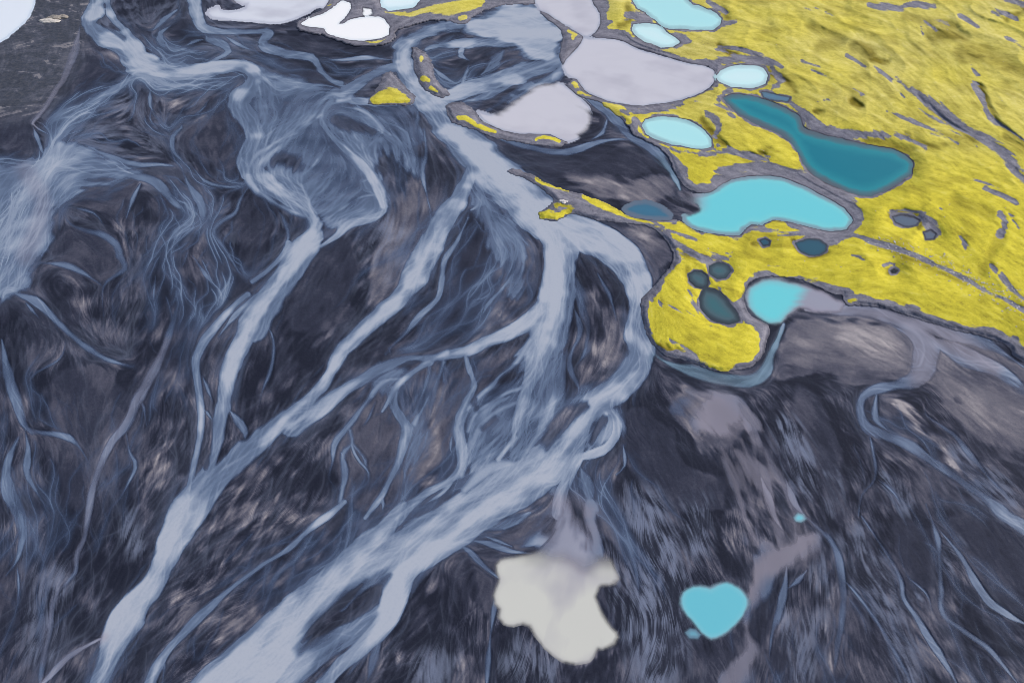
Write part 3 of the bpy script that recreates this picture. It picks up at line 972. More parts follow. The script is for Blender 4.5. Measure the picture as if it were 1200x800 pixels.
ANG = 0.5 * np.arctan2(up(S2 / mag), up(C2 / mag))

def lic(noise, ang, steps, h=1.0):
    ux = np.cos(ang).astype(np.float32); uy = np.sin(ang).astype(np.float32)
    ny, nx = noise.shape
    flat = noise.ravel(); uxf = ux.ravel(); uyf = uy.ravel()
    acc = noise.copy().ravel()
    jj, ii = np.mgrid[0:ny, 0:nx].astype(np.float32)
    for sgn in (1, -1):
        x = ii.ravel().copy(); y = jj.ravel().copy()
        px = sgn * uxf; py = sgn * uyf
        for k in range(steps):
            x += h * px; y += h * py
            np.clip(x, 0, nx - 1.01, out=x); np.clip(y, 0, ny - 1.01, out=y)
            idx = (y + .5).astype(np.int32) * nx + (x + .5).astype(np.int32)
            acc += flat[idx] * (1 - k / steps)
            nxv = uxf[idx]; nyv = uyf[idx]
            s = np.where(nxv * px + nyv * py < 0, np.float32(-1), np.float32(1))
            px = nxv * s; py = nyv * s
    return acc.reshape(ny, nx) / steps

wob1 = (fbm(WX / 9, WY / 9, 3) - .5) * 2.4
wob2 = (fbm(WX / 22 + 50, WY / 22, 3) - .5) * 2.0
LF = norm01(lic(blur(rng.random((NY, NX)).astype(np.float32), .5), ANG + wob1 * .7, 8))          # fine hair
LM = norm01(lic(blur(rng.random((NY, NX)).astype(np.float32), 1.0), ANG + wob2 * .45, 20))       # strands
sp_n = rng.random((NY, NX)).astype(np.float32)
SB = norm01(lic((sp_n > .955).astype(np.float32), ANG + wob1 * .75 + wob2 * .2, 13) ** .8)     # single pale strands
SD = norm01(lic((sp_n < .05).astype(np.float32), ANG + wob1 * .75 + wob2 * .2, 17) ** .8)      # single dark rills
SB2 = norm01(lic(blur((rng.random((NY, NX)) > .985).astype(np.float32), .7), ANG + wob2 * .7, 24) ** .7)
def blobs(sc, thr, k, w=.04):
    return sstep(thr - w, thr + w, fbm(WX / sc + 7 * k, WY / sc + 3 * k, 4, .6)).astype(np.float32)
MA = norm01(lic(blobs(4.5, .53, 1), ANG + wob2 * .35, 9))
MB = norm01(lic(blobs(2.0, .55, 2), ANG + wob1 * .5, 8))
MD = norm01(lic(blobs(5.5, .54, 3), ANG + wob2 * .35, 11))
def crisp(a, r, k):
    return a + k * (a - blur(a, r))
h2 = (slice(None, None, 2), slice(None, None, 2))
def up2(c):
    c = np.repeat(np.repeat(c, 2, 0), 2, 1)[:NY, :NX]
    return blur(c, 1.0)
LC = norm01(up2(lic(blur(rng.random(GX[h2].shape).astype(np.float32), 2.4), (ANG + wob2 * .3)[h2], 30)))   # bands
LR = norm01(lic(blur(rng.random((NY, NX)).astype(np.float32), 2.2), ANG + wob2 * .6 + wob1 * .3, 16))     # rills
RILL = np.exp(-((LR - .52) / .035) ** 2)
NB = norm01(fbm(WX / 26, WY / 26, 4)); NS = norm01(fbm(WX / 5 + 31, WY / 5, 3))

def strands(seed_x, seed_y, steps, wander, field_scale, spread, kill=None, seed=1, h=1.0, drift=.0, weight=None):
    """many small flows followed downstream from their sources; returns how often each spot is crossed"""
    r = np.random.default_rng(seed)
    n = len(seed_x)
    x = (seed_x - X0) / P; y = (seed_y - Y0) / P
    K = 5
    fields = [((fbm(WX / field_scale + 13.7 * q + seed, WY / field_scale + 5.1 * q, 3) - .5) * 2 * wander).astype(np.float32).ravel() for q in range(K)]
    F = np.stack(fields)
    which = r.integers(0, K, n); off = r.normal(0, spread, n).astype(np.float32)
    life = steps * (.25 + .75 * r.random(n)); age = np.zeros(n)
    w = (weight if weight is not None else np.ones(n)) * (.4 + .9 * r.random(n))
    acc = np.zeros(NY * NX, np.float32)
    af = ANG.ravel()
    px = np.full(n, -.35); py = np.ones(n)
    for k in range(steps):
        ok = (x > 1) & (x < NX - 2) & (y > 1) & (y < NY - 2) & (k < life)
        if not ok.any(): break
        x, y, px, py, which, off, life, w = x[ok], y[ok], px[ok], py[ok], which[ok], off[ok], life[ok], w[ok]
        idx = (y + .5).astype(np.int64) * NX + (x + .5).astype(np.int64)
        a = af[idx]
        dx, dy = np.cos(a), np.sin(a)
        sg = np.where(dx * px + dy * py < 0, -1, 1); dx *= sg; dy *= sg
        px = .6 * px + .4 * dx; py = .6 * py + .4 * dy
        t = F[which, idx] + off
        off = off * (1 - drift)
        c, sn = np.cos(t), np.sin(t)
        vx = px * c - py * sn; vy = px * sn + py * c
        L = np.hypot(vx, vy) + 1e-6
        x = x + h * vx / L; y = y + h * vy / L
        if kill is not None:
            life = np.where(kill.ravel()[idx], k, life)
        xi = x.astype(np.int64); yi = y.astype(np.int64); fx = x - xi; fy = y - yi
        ww = w * np.minimum(1, np.minimum(k / 6, (life - k) / 14).clip(0))
        base = yi * NX + xi
        for o, q in ((0, (1 - fx) * (1 - fy)), (1, fx * (1 - fy)), (NX, (1 - fx) * fy), (NX + 1, fx * fy)):
            acc += np.bincount(base + o, ww * q, NY * NX).astype(np.float32) if len(x) > 4000 else 0
            if len(x) <= 4000: np.add.at(acc, base + o, (ww * q).astype(np.float32))
    return acc.reshape(NY, NX)

# ------------------------------------------------------------------ fields
def paint(txt, soft=4.0, amp=0.0, mode='max', wsoft=.15):
    F = np.zeros((NY, NX), np.float32)
    for a, p in parse(txt):
        r = edge_field(spline(p), soft + amp + 2 + p[:, 2].max() * wsoft)
        if r is None: continue
        E, w = r
        sf = soft + wsoft * p[:, 2].max()
        v = a * sstep(-sf, sf, E + (LM[w] - .5) * 2 * amp)
        if mode == 'max': F[w] = np.maximum(F[w], v)
        else: F[w] = F[w] + v
    return F

S = np.zeros((NY, NX), np.float32)
NW = norm01(fbm(WX / 11 + 70, WY / 11 + 4, 3))
for a, p, sp in water:
    wmax = p[:, 2].max()
    if wmax < 1: continue
    a = a if a > .7 else .70 - (.70 - a) * .70        # even the weak rills carry silt
    sp = sp.copy()
    if a < .69:                                   # weak rills thin out towards their ends
        dl = np.concatenate([[0], np.cumsum(np.hypot(*np.diff(sp[:, :2], axis=0).T))])
        tl = min(55, dl[-1] * .5)
        sp[:, 2] *= (.06 + .94 * np.clip((dl[-1] - dl) / tl, 0, 1)) * (.15 + .85 * np.clip(dl / tl * 1.4, 0, 1))
    r = edge_field(sp, 16 + wmax * .3)
    if r is None: continue
    E, w = r
    wide = min(wmax, 40)
    lm, lc, nw = LM[w] * .35 + MA[w] * .65 - .5, LC[w] - .5, NW[w] - .5
    soft = .9 + .04 * wide + (1 - a) * 1.2
    fr = E + lm * (.5 + .07 * wide) + lc * (.6 + .10 * wide) + nw * wide * .12
    prof = sstep(-soft, soft * 1.2, fr)
    core = sstep(-.5, 1.5 + wide * .30, fr - wide * .06 + lc * wide * .42 + nw * wide * .35)
    hi = np.clip(a + lm * (.10 + .25 * (1 - a)) + lc * (.16 + .25 * (1 - a)) + nw * .10, .08, 1)
    body = hi * (.70 + .30 * core)
    body = np.clip(body + (.20 if a > .6 else .08) * a * np.exp(-((fr - .9) / 1.0) ** 2) * sstep(-.1, .25, nw + lc * .5), .03, 1)
    halo = .30 * a * np.exp(np.minimum(E, 0) / (2.5 + wide * .16)) * sstep(.3, .85, LM[w] * .5 + LC[w] * .5)
    S[w] = np.maximum(S[w], np.maximum(prof * body, halo))
for ln in WATERPOLY.strip().splitlines():
    a, pts = ln.split('|'); a = float(a)
    sd = poly_sdf(np.array([[float(q) for q in s.split()] for s in pts.split(',')]), 14)
    prof = sstep(-7, 7, sd + (LM - .5) * 5 + (NW - .5) * 10)
    body = np.clip(a + (LC - .5) * .45 * (1.15 - a) + (LM * .4 + MA * .6 - .5) * .35 * (1.1 - a) + (NW - .5) * .2, 0, 1)
    S = np.maximum(S, prof * body)
def seeds(density, k, bx=(-90, 1290), by=(-40, 860)):
    """sources drawn with a density map"""
    r = np.random.default_rng(k)
    c = np.cumsum(density.ravel().astype(np.float64)); 
    def draw(n):
        i = np.searchsorted(c, r.random(n) * c[-1])
        return GX.ravel()[i] + r.random(n) - .5, GY.ravel()[i] + r.random(n) - .5
    return draw
near = blur(sstep(.12, .5, S), 7.0)
sx, sy = seeds(near * sstep(.02, .3, near) * (.5 + .5 * sstep(.2, .7, S)), 3)(2600)
BR = strands(sx, sy, 110, .75, 9.0, .10, seed=5, drift=.01)
sx, sy = seeds(near * sstep(.02, .25, near), 4)(1500)
BR2 = strands(sx, sy, 70, 1.3, 5.0, .25, seed=9, drift=.02)
BRT = 1 - np.exp(-.55 * BR); BRT2 = 1 - np.exp(-.5 * BR2)
deep = sstep(.52, .78, blur(S, 2.0))
S = S * (.90 + .10 * deep - .16 * sstep(.3, .9, S) * (1 - BRT) * (1 - .75 * deep)) + (BRT * .13 + BRT2 * .08 + blur(BRT, 2.5) * .14 + blur(BRT2, 2.5) * .12) * (.35 + .65 * sstep(.0, .45, near)) * (1 - .6 * sstep(.5, .95, S))
WEBM = np.zeros((NY, NX), np.float32)
for ln in WEB.strip().splitlines():
    wa, pts = ln.split('|')
    sd = poly_sdf(np.array([[float(q) for q in q2.split()] for q2 in pts.split(',')]), 30)
    WEBM = np.maximum(WEBM, float(wa) * sstep(-25, 20, sd))
wd = WEBM * (.25 + near)
NET = np.zeros((NY, NX), np.float32)
for q, (n, st, wan, sc, spr, wt) in enumerate(((420, 150, .95, 10.0, .12, 1.0), (620, 80, 1.25, 6.0, .2, .7), (900, 46, 1.5, 4.0, .3, .45))):
    sx, sy = seeds(wd + .0005, 60 + q)(n)
    acc = strands(sx, sy, st, wan, sc, spr, seed=71 + q, drift=.015)
    NET = np.maximum(NET, wt * (1 - np.exp(-1.1 * acc)))
NET2 = np.maximum(NET, .8 * blur(NET, .9))
NET2 = NET2 * (.35 + .65 * sstep(.3, .9, WEBM))
veil = blur(NET, 3.0); veil2 = blur(NET, 7.0)
S = np.maximum(S, np.clip(.36 * NET2 + .80 * veil + .55 * veil2, 0, .72)) + .06 * NET * sstep(.2, .5, S) * (1 - sstep(.6, .9, S))
S = np.clip(crisp(S, 1.6, .8), 0, 1)
LB = norm01(LC * .55 + NW * .45)
BARS = -.20 * sstep(.40, .30, LB) + .07 * np.exp(-((LB - .44) / .03) ** 2)
for a, p in parse(PALE):                          # the fast, silt-laden cores
    E, w = edge_field(spline(p), 14)
    wide = min(p[:, 2].max(), 40)
    e = E + (LM[w] - .5) * 1.6 + (LC[w] - .5) * wide * .14 + (NW[w] - .5) * wide * .22
    S[w] = np.maximum(S[w], (a + (LF[w] - .5) * .06 + (LC[w] - .5) * .08 + BARS[w] * (1.25 - a) * 2.0) * sstep(-2.0, 2.0 + wide * .32, e))
S = np.clip(S, 0, 1)
for a, p in parse(PLUME):
    r = edge_field(spline(p), 10 + p[:, 2].max() * .5)
    E, w = r
    sf = 2 + p[:, 2].max() * .15
    S[w] = np.maximum(S[w], (a + (LC[w] - .5) * .12) * sstep(-sf, sf, E + (NW[w] - .5) * sf * 2.2 + (MA[w] - .5) * sf * 1.6 + (LM[w] - .5) * 5))
ISL = np.clip(paint(ISLAND, 1.5, 3.0), 0, 1)
S = S * (1 - ISL)

lands = []
for ln in LAND.strip().splitlines():
    nm, ms, pts = ln.split(';')
    lands.append((nm, float(ms), np.array([[float(q) for q in s.split()] for s in pts.split(',')])))
shore = (fbm(WX / 3.4, WY / 3.4, 4, .65) - .5)
LSD = [poly_sdf(p, 60) + shore * 4.0 for _, _, p in lands]
LAND_SD = np.max(LSD, axis=0)
ponds = []
for ln in POND.strip().splitlines():
    kind, key, lev, lab, pts = ln.split(';')
    ponds.append((kind, key, float(lev), lab, np.array([[float(q) for q in s.split()] for s in pts.split(',')])))
PSD = [poly_sdf(p[4], 40) + shore * 2.6 for p in ponds]
POND_SD = np.max(PSD, axis=0)
SOFT = ('turquoise', 'milk', 'cream', 'heart', 'heartlobe', 'cyan')
RIVER_EX = np.max([d for d, p in zip(PSD, ponds) if p[1] != 'cream'], axis=0)
SOLID_SD = np.max([d for d, p in zip(PSD, ponds) if p[1] not in SOFT], axis=0)
PLEV = np.zeros((NY, NX), np.float32)
PLEV[:] = np.array([p[2] for p in ponds], np.float32)[np.argmax(PSD, axis=0)]

S = S * sstep(1.0, -1.0, LAND_SD)
TONE_F = paint(TONE, 3.5, 5.0, 'add', .25)
TONE_F = np.where(TONE_F > 0, TONE_F * (1 - .45 * sstep(520, 400, GX) * sstep(380, 470, GY)), TONE_F)
FILM_F = paint(FILM, 6.0, 6.0, 'max', .3)
GRAV_F = paint(GRAVEL, 2.0, 3.0, 'max', .22)  # gravel, plus a thin painted shade line below the ridge ribbon
MOSS_F = paint(MOSS, 1.0, 1.4)
OLIV_SHADE_F = paint(OLIVE_SHADE, 2.5, 2.5)  # moss tone together with the painted bank and pit shade
WARM_F = paint(WARM, 5.0, 2.0)
CYAN_F = paint(CYAN, 5.0, 1.0, 'max', .3)

dry_map = sstep(.35, .05, S) * (.15 + sstep(.35, .7, norm01(fbm(WX / 17 + 40, WY / 17, 3)))) * (LAND_SD < 0)
sx, sy = seeds(dry_map, 6)(1500)
RT = 1 - np.exp(-.8 * strands(sx, sy, 90, .9, 8.0, .25, seed=21, drift=.03))
sx, sy = seeds(dry_map, 8)(1300)
RD = 1 - np.exp(-.9 * strands(sx, sy, 150, 1.0, 9.0, .15, seed=33, drift=.02))
sx, sy = seeds(dry_map * (.2 + near), 10)(1500)
RB = 1 - np.exp(-.8 * strands(sx, sy, 130, 1.1, 8.0, .2, seed=41, drift=.02))
smooth_dark = np.clip(sstep(.08, .38, -TONE_F) + .45 * sstep(.55, .8, norm01(fbm(WX / 34 + 11, WY / 34 + 3, 3))) * sstep(.3, .0, TONE_F), 0, 1)
hair = sstep(250, 560, GY)                        # the lower fans are combed by many fine rills
tex = 1 - .85 * smooth_dark
cloud = norm01(fbm(WX / 9 + LC * 1.2, WY / 9 + LM * .8, 4))
FLAT_F = np.zeros((NY, NX), np.float32); FLAT_T = np.full((NY, NX), .5, np.float32)
for ln in FLAT.strip().splitlines():
    fa, pts = ln.split('|'); fa, ft = fa.split()
    sd = poly_sdf(np.array([[float(q) for q in q2.split()] for q2 in pts.split(',')]), 16)
    fk = float(fa) * sstep(-5, 5, sd + (MA - .5) * 7 + (NW - .5) * 8)
    FLAT_T = np.where(fk > FLAT_F, float(ft), FLAT_T); FLAT_F = np.maximum(FLAT_F, fk)
smooth_dark = np.clip(smooth_dark + FLAT_F * 1.2, 0, 1); tex = 1 - .88 * smooth_dark
clus = sstep(.42, .72, norm01(fbm(WX / 12 + 90, WY / 12 + 20, 3)) * .6 + NS * .4) * hair * tex      # where rills comb the sand
tone = .325 + (NB - .5) * .22 + ((MA - .5) * .28 - MD * .17 + (MB - .4) * .24 + (cloud - .5) * .16) * tex
tone += ((SB - .3) * .15 - (SD - .3) * .15 + (LF - .5) * .08) * clus + (RT * .14 - RD * .14) * tex * (.6 + .4 * sstep(760, 600, GX))
tone += np.where(TONE_F > 0, TONE_F * .55 * (.10 + .35 * cloud + .55 * MA + .45 * MB), TONE_F * .52) - .06 * smooth_dark * (TONE_F <= 0)
tone = tone * (1 - FLAT_F) + FLAT_F * (blur(FLAT_T, 2.0) + (cloud - .5) * .14 - (MD - .5) * .10 + (MB - .4) * .05 + np.maximum(TONE_F, -.1) * .3)
grav_plain = np.clip(sstep(-30, 5, poly_sdf(np.array([[36, -60], [112, -60], [104, 5], [94, 30], [84, 60], [60, 100], [20, 125], [-100, 130], [-100, 60], [0, 50], [28, 26]], float), 40)), 0, 1)
slab = norm01(fbm(WX / 9 + 2 * NB, WY / 5 + 3 * NB + .15 * WX / 9, 4, .65)); tone = tone + grav_plain * ((slab - .5) * .5 + sstep(.84, .95, slab) * .3)
tone = crisp(tone, 1.6, .8)
tone = np.clip(tone, 0, 1).astype(np.float32)
wash = blur(sstep(.2, .7, S), 9.0)
film = FILM_F * (.15 + 1.5 * sstep(.08, .72, MB * .30 + MA * .35 + LM * .3 + SB * .2 - SD * .25))
film = film + .55 * wash * sstep(.2, .8, LC * .4 + LM * .4 + NS * .2) * (1 - .6 * smooth_dark)
film = film + .30 * (.5 * RB + 1.2 * blur(RB, 2.0)) * (1 - .5 * smooth_dark) * (.45 + .55 * sstep(760, 600, GX))
film = film + .22 * sstep(.4, .9, cloud) * sstep(520, 200, GY) * sstep(600, 420, GX) * tex
film = film * (1 - .85 * sstep(.2, .8, grav_plain))
film = np.clip(crisp(film, 1.6, .5), 0, 1).astype(np.float32)

# ------------------------------------------------------------------ relief, in metres
relief = .02 + .03 * tone + .02 * NB
zg = relief + (-.02 - .40 * S - relief) * sstep(0.0, .03, S)
lake_in = sstep(-2.0, 1.5, POND_SD)
on_sand = POND_SD > LAND_SD * 0 - 50
zg = zg * (1 - lake_in) + np.where(POND_SD > SOLID_SD + .01, np.minimum(-.06, -.02 - .40 * S), -.5) * lake_in
main_sd = LSD[0]
ac, al = .99 * WX + .13 * WY, .13 * WX - .99 * WY       # moraine ridges run towards the sand
wq = (fbm(WX / 38 + 2, WY / 38, 2) - .5)
n_r = fbm(ac / 13 + 3 + 2.2 * wq, al / 62 + 8 + .8 * wq, 2, .35)
ridge = 1 - np.abs(2 * n_r - 1) ** 1.1
n_r2 = fbm((ac + .35 * al) / 5.5 + 21 + 1.5 * wq, al / 24 + 5, 2, .4)
hill = ridge * 3.0 + fbm(WX / 55 + 5, WY / 55, 2) * 4.0 + (1 - np.abs(2 * n_r2 - 1)) * .7 + fbm((WX + .4 * WY) / 3.1, (WY - .4 * WX) / 3.1, 2) * .25 - 2.2
hill = np.maximum(hill, 0) * (.22 + .78 * sstep(850, 1000, GX + (200 - GY) * .3))
lm_fine = (LM - .5) * .10 + (LF - .5) * .04 + (NS - .5) * .35 + (norm01(fbm(WX / 1.7, WY / 1.7, 2)) - .5) * .16
zl = -.35 + 1.1 * sstep(-3, 6, LAND_SD) + (hill * .34 + lm_fine * .55) * sstep(6, 45, main_sd) + .5 * sstep(3, 30, LAND_SD)
zl -= GRAV_F * .25 * sstep(4, 12, main_sd)
zl -= OLIV_SHADE_F * .7 * sstep(4, 12, main_sd)
dpo = np.maximum(-POND_SD, 0)
zl = np.where(POND_SD > 0, PLEV - .08 - .5 * sstep(0, 6, POND_SD), PLEV - .02 + .16 * sstep(0, 2, dpo) + (np.maximum(zl, PLEV + .1) - PLEV - .1) * (1 - np.exp(-(dpo / 11) ** 1.5))) * (LAND_SD > -1) + np.where(LAND_SD > -1, 0, zl)

# ------------------------------------------------------------------ materials
def new_mat(name):
    m = bpy.data.materials.new(name); m.use_nodes = True
    nt = m.node_tree; nt.nodes.clear()
    o = nt.nodes.new("ShaderNodeOutputMaterial"); b = nt.nodes.new("ShaderNodeBsdfPrincipled")
    nt.links.new(b.outputs[0], o.inputs[0])
    return m, nt, b
def attr(nt, n):
    a = nt.nodes.new("ShaderNodeAttribute"); a.attribute_name = n; return a.outputs['Fac']
def ramp(nt, fac, stops):
    r = nt.nodes.new("ShaderNodeValToRGB"); e = r.color_ramp.elements
    while len(e) < len(stops): e.new(.5)
    for k, (p, c) in enumerate(stops):
        e[k].position = p; e[k].color = (*c, 1)
    nt.links.new(fac, r.inputs[0]); return r.outputs[0]
def mix(nt, fac, a, b, mode='MIX'):
    m = nt.nodes.new("ShaderNodeMix"); m.data_type = 'RGBA'; m.blend_type = mode; m.clamp_factor = True
    for sock, val in ((m.inputs[0], fac), (m.inputs[6], a), (m.inputs[7], b)):
        if isinstance(val, (int, float)): sock.default_value = val
        elif isinstance(val, tuple): sock.default_value = (*val, 1)
        else: nt.links.new(val, sock)
    return m.outputs[2]
def noise(nt, scale, detail=4, rough=.6, vec=None):
    n = nt.nodes.new("ShaderNodeTexNoise"); n.inputs['Scale'].default_value = scale
    n.inputs['Detail'].default_value = detail; n.inputs['Roughness'].default_value = rough
    if vec is None:
        g = nt.nodes.new("ShaderNodeNewGeometry"); vec = g.outputs['Position']
    nt.links.new(vec, n.inputs['Vector']); return n.outputs['Fac']
def math_node(nt, op, a, b):
    m = nt.nodes.new("ShaderNodeMath"); m.operation = op
    for s, v in ((m.inputs[0], a), (m.inputs[1], b)):
        if isinstance(v, (int, float)): s.default_value = v
        else: nt.links.new(v, s)
    return m.outputs[0]
def bump(nt, b, h, strength, dist):
    k = nt.nodes.new("ShaderNodeBump"); k.inputs['Strength'].default_value = strength; k.inputs['Distance'].default_value = dist
    nt.links.new(h, k.inputs['Height']); nt.links.new(k.outputs[0], b.inputs['Normal'])

def sand_material():
    m, nt, b = new_mat("black_sand")
    t = attr(nt, "tone")
    n1 = noise(nt, 1.1, 5, .65); n2 = noise(nt, .25, 4, .6)
    t2 = math_node(nt, 'ADD', t, math_node(nt, 'MULTIPLY', math_node(nt, 'SUBTRACT', n1, .5), .22))
    t2 = math_node(nt, 'ADD', t2, math_node(nt, 'MULTIPLY', math_node(nt, 'SUBTRACT', n2, .5), .16))
    n4 = noise(nt, 5.0, 3, .7)
    t2 = math_node(nt, 'ADD', t2, math_node(nt, 'MULTIPLY', math_node(nt, 'SUBTRACT', n4, .5), .14))
    c = ramp(nt, t2, SAND_RAMP)
    c = mix(nt, attr(nt, "film"), c, FILM_COL)
    gr = ramp(nt, noise(nt, .6, 6, .7), [(.3, (.040, .048, .068)), (.5, (.085, .097, .125)), (.72, (.15, .15, .165))])
    c = mix(nt, math_node(nt, 'MULTIPLY', attr(nt, "gravel"), .75), c, gr)
    nt.links.new(c, b.inputs['Base Color'])
    b.inputs['Roughness'].default_value = .8; b.inputs['Specular IOR Level'].default_value = .1
    bump(nt, b, n1, .35, .25)
    return m
def moss_material():
    m, nt, b = new_mat("moss_and_gravel")
    n1 = noise(nt, .45, 6, .68); n2 = noise(nt, 2.2, 4, .65); n3 = noise(nt, .06, 3, .5)
    n5 = noise(nt, 6.0, 3, .7)
    t = math_node(nt, 'ADD', math_node(nt, 'MULTIPLY', n1, .4), math_node(nt, 'ADD', math_node(nt, 'MULTIPLY', n2, .35), math_node(nt, 'MULTIPLY', n5, .25)))
    t = math_node(nt, 'ADD', t, math_node(nt, 'MULTIPLY', math_node(nt, 'SUBTRACT', attr(nt, "strand"), .5), .20))
    c = ramp(nt, t, [(.27, (.26, .22, .03)), (.42, (.52, .455, .045)), (.55, (.66, .585, .055)), (.75, (.72, .65, .15))])
    c = mix(nt, attr(nt, "dry"), c, ramp(nt, t, [(.27, (.32, .285, .09)), (.48, (.58, .52, .17)), (.75, (.76, .70, .38))]))
    c = mix(nt, attr(nt, "olive"), c, ramp(nt, t, [(.3, (.07, .062, .012)), (.7, (.26, .21, .02))]))  # dark olive also draws the painted shade
    gr = ramp(nt, t, [(.32, (.08, .083, .11)), (.5, (.185, .188, .235)), (.68, (.32, .315, .36))])
    gr = mix(nt, math_node(nt, 'MULTIPLY', attr(nt, "band"), .35), gr, (.27, .265, .315))
    g = attr(nt, "moss")
    gn = math_node(nt, 'ADD', g, math_node(nt, 'MULTIPLY', math_node(nt, 'SUBTRACT', math_node(nt, 'ADD', math_node(nt, 'MULTIPLY', n1, .6), math_node(nt, 'MULTIPLY', n5, .4)), .5), 1.7))
    gm = nt.nodes.new("ShaderNodeMapRange"); gm.inputs[1].default_value = .38; gm.inputs[2].default_value = .56
    nt.links.new(gn, gm.inputs[0])
    c = mix(nt, gm.outputs[0], gr, c)
    c = mix(nt, attr(nt, "wet"), c, (.055, .055, .075))
    nt.links.new(c, b.inputs['Base Color'])
    b.inputs['Roughness'].default_value = .95; b.inputs['Specular IOR Level'].default_value = .1
    bump(nt, b, t, .4, .5)
    return m
def river_material():
    m, nt, b = new_mat("silty_river_water")
    s = attr(nt, "silt")
    n = noise(nt, 1.6, 5, .7)
    s2 = math_node(nt, 'ADD', s, math_node(nt, 'MULTIPLY', math_node(nt, 'SUBTRACT', n, .5), .22))
    c = ramp(nt, s2, RIVER_RAMP)
    c = mix(nt, attr(nt, "warm"), c, WARM_COL)
    c = mix(nt, attr(nt, "cyan"), c, CYAN_COL)
    nt.links.new(c, b.inputs['Base Color'])
    nt.links.new(attr(nt, "cover"), b.inputs['Alpha'])
    b.inputs['Roughness'].default_value = .3; b.inputs['IOR'].default_value = 1.33
    bump(nt, b, noise(nt, 1.6, 3, .6), .12, .12)
    return m
def pond_material(key):
    edge, mid, deep = POND_COL[key]
    m, nt, b = new_mat("pond_water_" + key)
    d = attr(nt, "depth")
    n = noise(nt, .05, 3, .5)
    d2 = math_node(nt, 'ADD', d, math_node(nt, 'MULTIPLY', math_node(nt, 'SUBTRACT', n, .5), .6))
    c = ramp(nt, d2, [(0, edge), (.35, mid), (1, deep)])
    c = mix(nt, attr(nt, "silty"), c, (.30, .29, .37))
    nt.links.new(c, b.inputs['Base Color'])
    nt.links.new(attr(nt, "cover"), b.inputs['Alpha'])
    b.inputs['Roughness'].default_value = .12; b.inputs['IOR'].default_value = 1.33; b.inputs['Specular IOR Level'].default_value = .3
    bump(nt, b, noise(nt, 1.2, 2, .5), .03, .05)
    return m

# ------------------------------------------------------------------ meshes
def grid_object(name, Z, facemask, mat, attrs, kind='structure', label=None):
    """one sheet over the cells in facemask, heights Z (metres), vertex attributes attrs"""
    vm = np.zeros((NY, NX), bool)
    vm[:-1, :-1] |= facemask; vm[1:, :-1] |= facemask; vm[:-1, 1:] |= facemask; vm[1:, 1:] |= facemask
    idx = -np.ones((NY, NX), np.int32); idx[vm] = np.arange(vm.sum())
    x, y = to_world(GX[vm], GY[vm], Z[vm])
    co = np.column_stack([x, y, Z[vm]]).astype(np.float32)
    j, i = np.nonzero(facemask)
    f = np.column_stack([idx[j, i], idx[j + 1, i], idx[j + 1, i + 1], idx[j, i + 1]]).astype(np.int32)
    me = bpy.data.meshes.new(name)
    me.vertices.add(len(co)); me.vertices.foreach_set("co", co.ravel())
    me.loops.add(f.size); me.loops.foreach_set("vertex_index", f.ravel())
    me.polygons.add(len(f)); me.polygons.foreach_set("loop_start", np.arange(0, f.size, 4, dtype=np.int32))
    me.polygons.foreach_set("loop_total", np.full(len(f), 4, np.int32))
    me.polygons.foreach_set("use_smooth", np.ones(len(f), bool))
    for n, a in attrs.items():
        at = me.attributes.new(n, 'FLOAT', 'POINT'); at.data.foreach_set("value", np.ascontiguousarray(a[vm], np.float32))
    me.update(calc_edges=True)
    me.materials.append(mat)
    o = bpy.data.objects.new(name, me); scene.collection.objects.link(o)
    o["kind"] = kind
    if label: o["label"] = label
    return o

def cells(a, fn=np.maximum):
    return fn(fn(a[:-1, :-1], a[1:, :-1]), fn(a[:-1, 1:], a[1:, 1:]))

sand = sand_material()
keep = (cells(LAND_SD, np.minimum) < 4) & (cells(SOLID_SD, np.minimum) < 8)
grid_object("black_sand_plain", zg, keep, sand, {"tone": tone, "film": film, "gravel": grav_plain * .75}, label="dark volcanic sand plain streaked by meltwater")

mossm = moss_material()
moss_f = np.maximum(MOSS_F, sstep(3, 10, main_sd + (NS - .5) * 9 + (NB - .45) * 16))
moss_f = moss_f * (1 - np.clip(GRAV_F, 0, 1)) * sstep(1, 4, -POND_SD + (NS - .5) * 3)
moss_f = np.clip(moss_f - .2 * RILL * sstep(.5, .75, NS * .5 + NB * .5) - .2 * sstep(.8, 1, LC) * sstep(.4, .8, NB), 0, 1)
dry = np.clip(sstep(230, 60, GY - (GX - 900) * .12) * .55 * (.5 + .8 * NB), 0, 1)
wet = np.clip(sstep(1.6, .2, np.abs(POND_SD + .6)) * .75 * (.5 + NS) + sstep(2.0, .3, np.abs(LAND_SD)) * .4 * (.3 + NS), 0, 1)
band = sstep(12, 3, np.maximum(-POND_SD, 0)) * (.5 + .5 * np.sin(np.minimum(np.maximum(-POND_SD, 0), 14) * 1.5 + (NB - .5) * 5))
LABEL = {'moss_land': "yellow moss upland with grey gravel banks around its ponds", 'gravel_bank': "grey gravel bank with a yellow moss strip at the top edge"}
owner = np.argmax(LSD, axis=0)
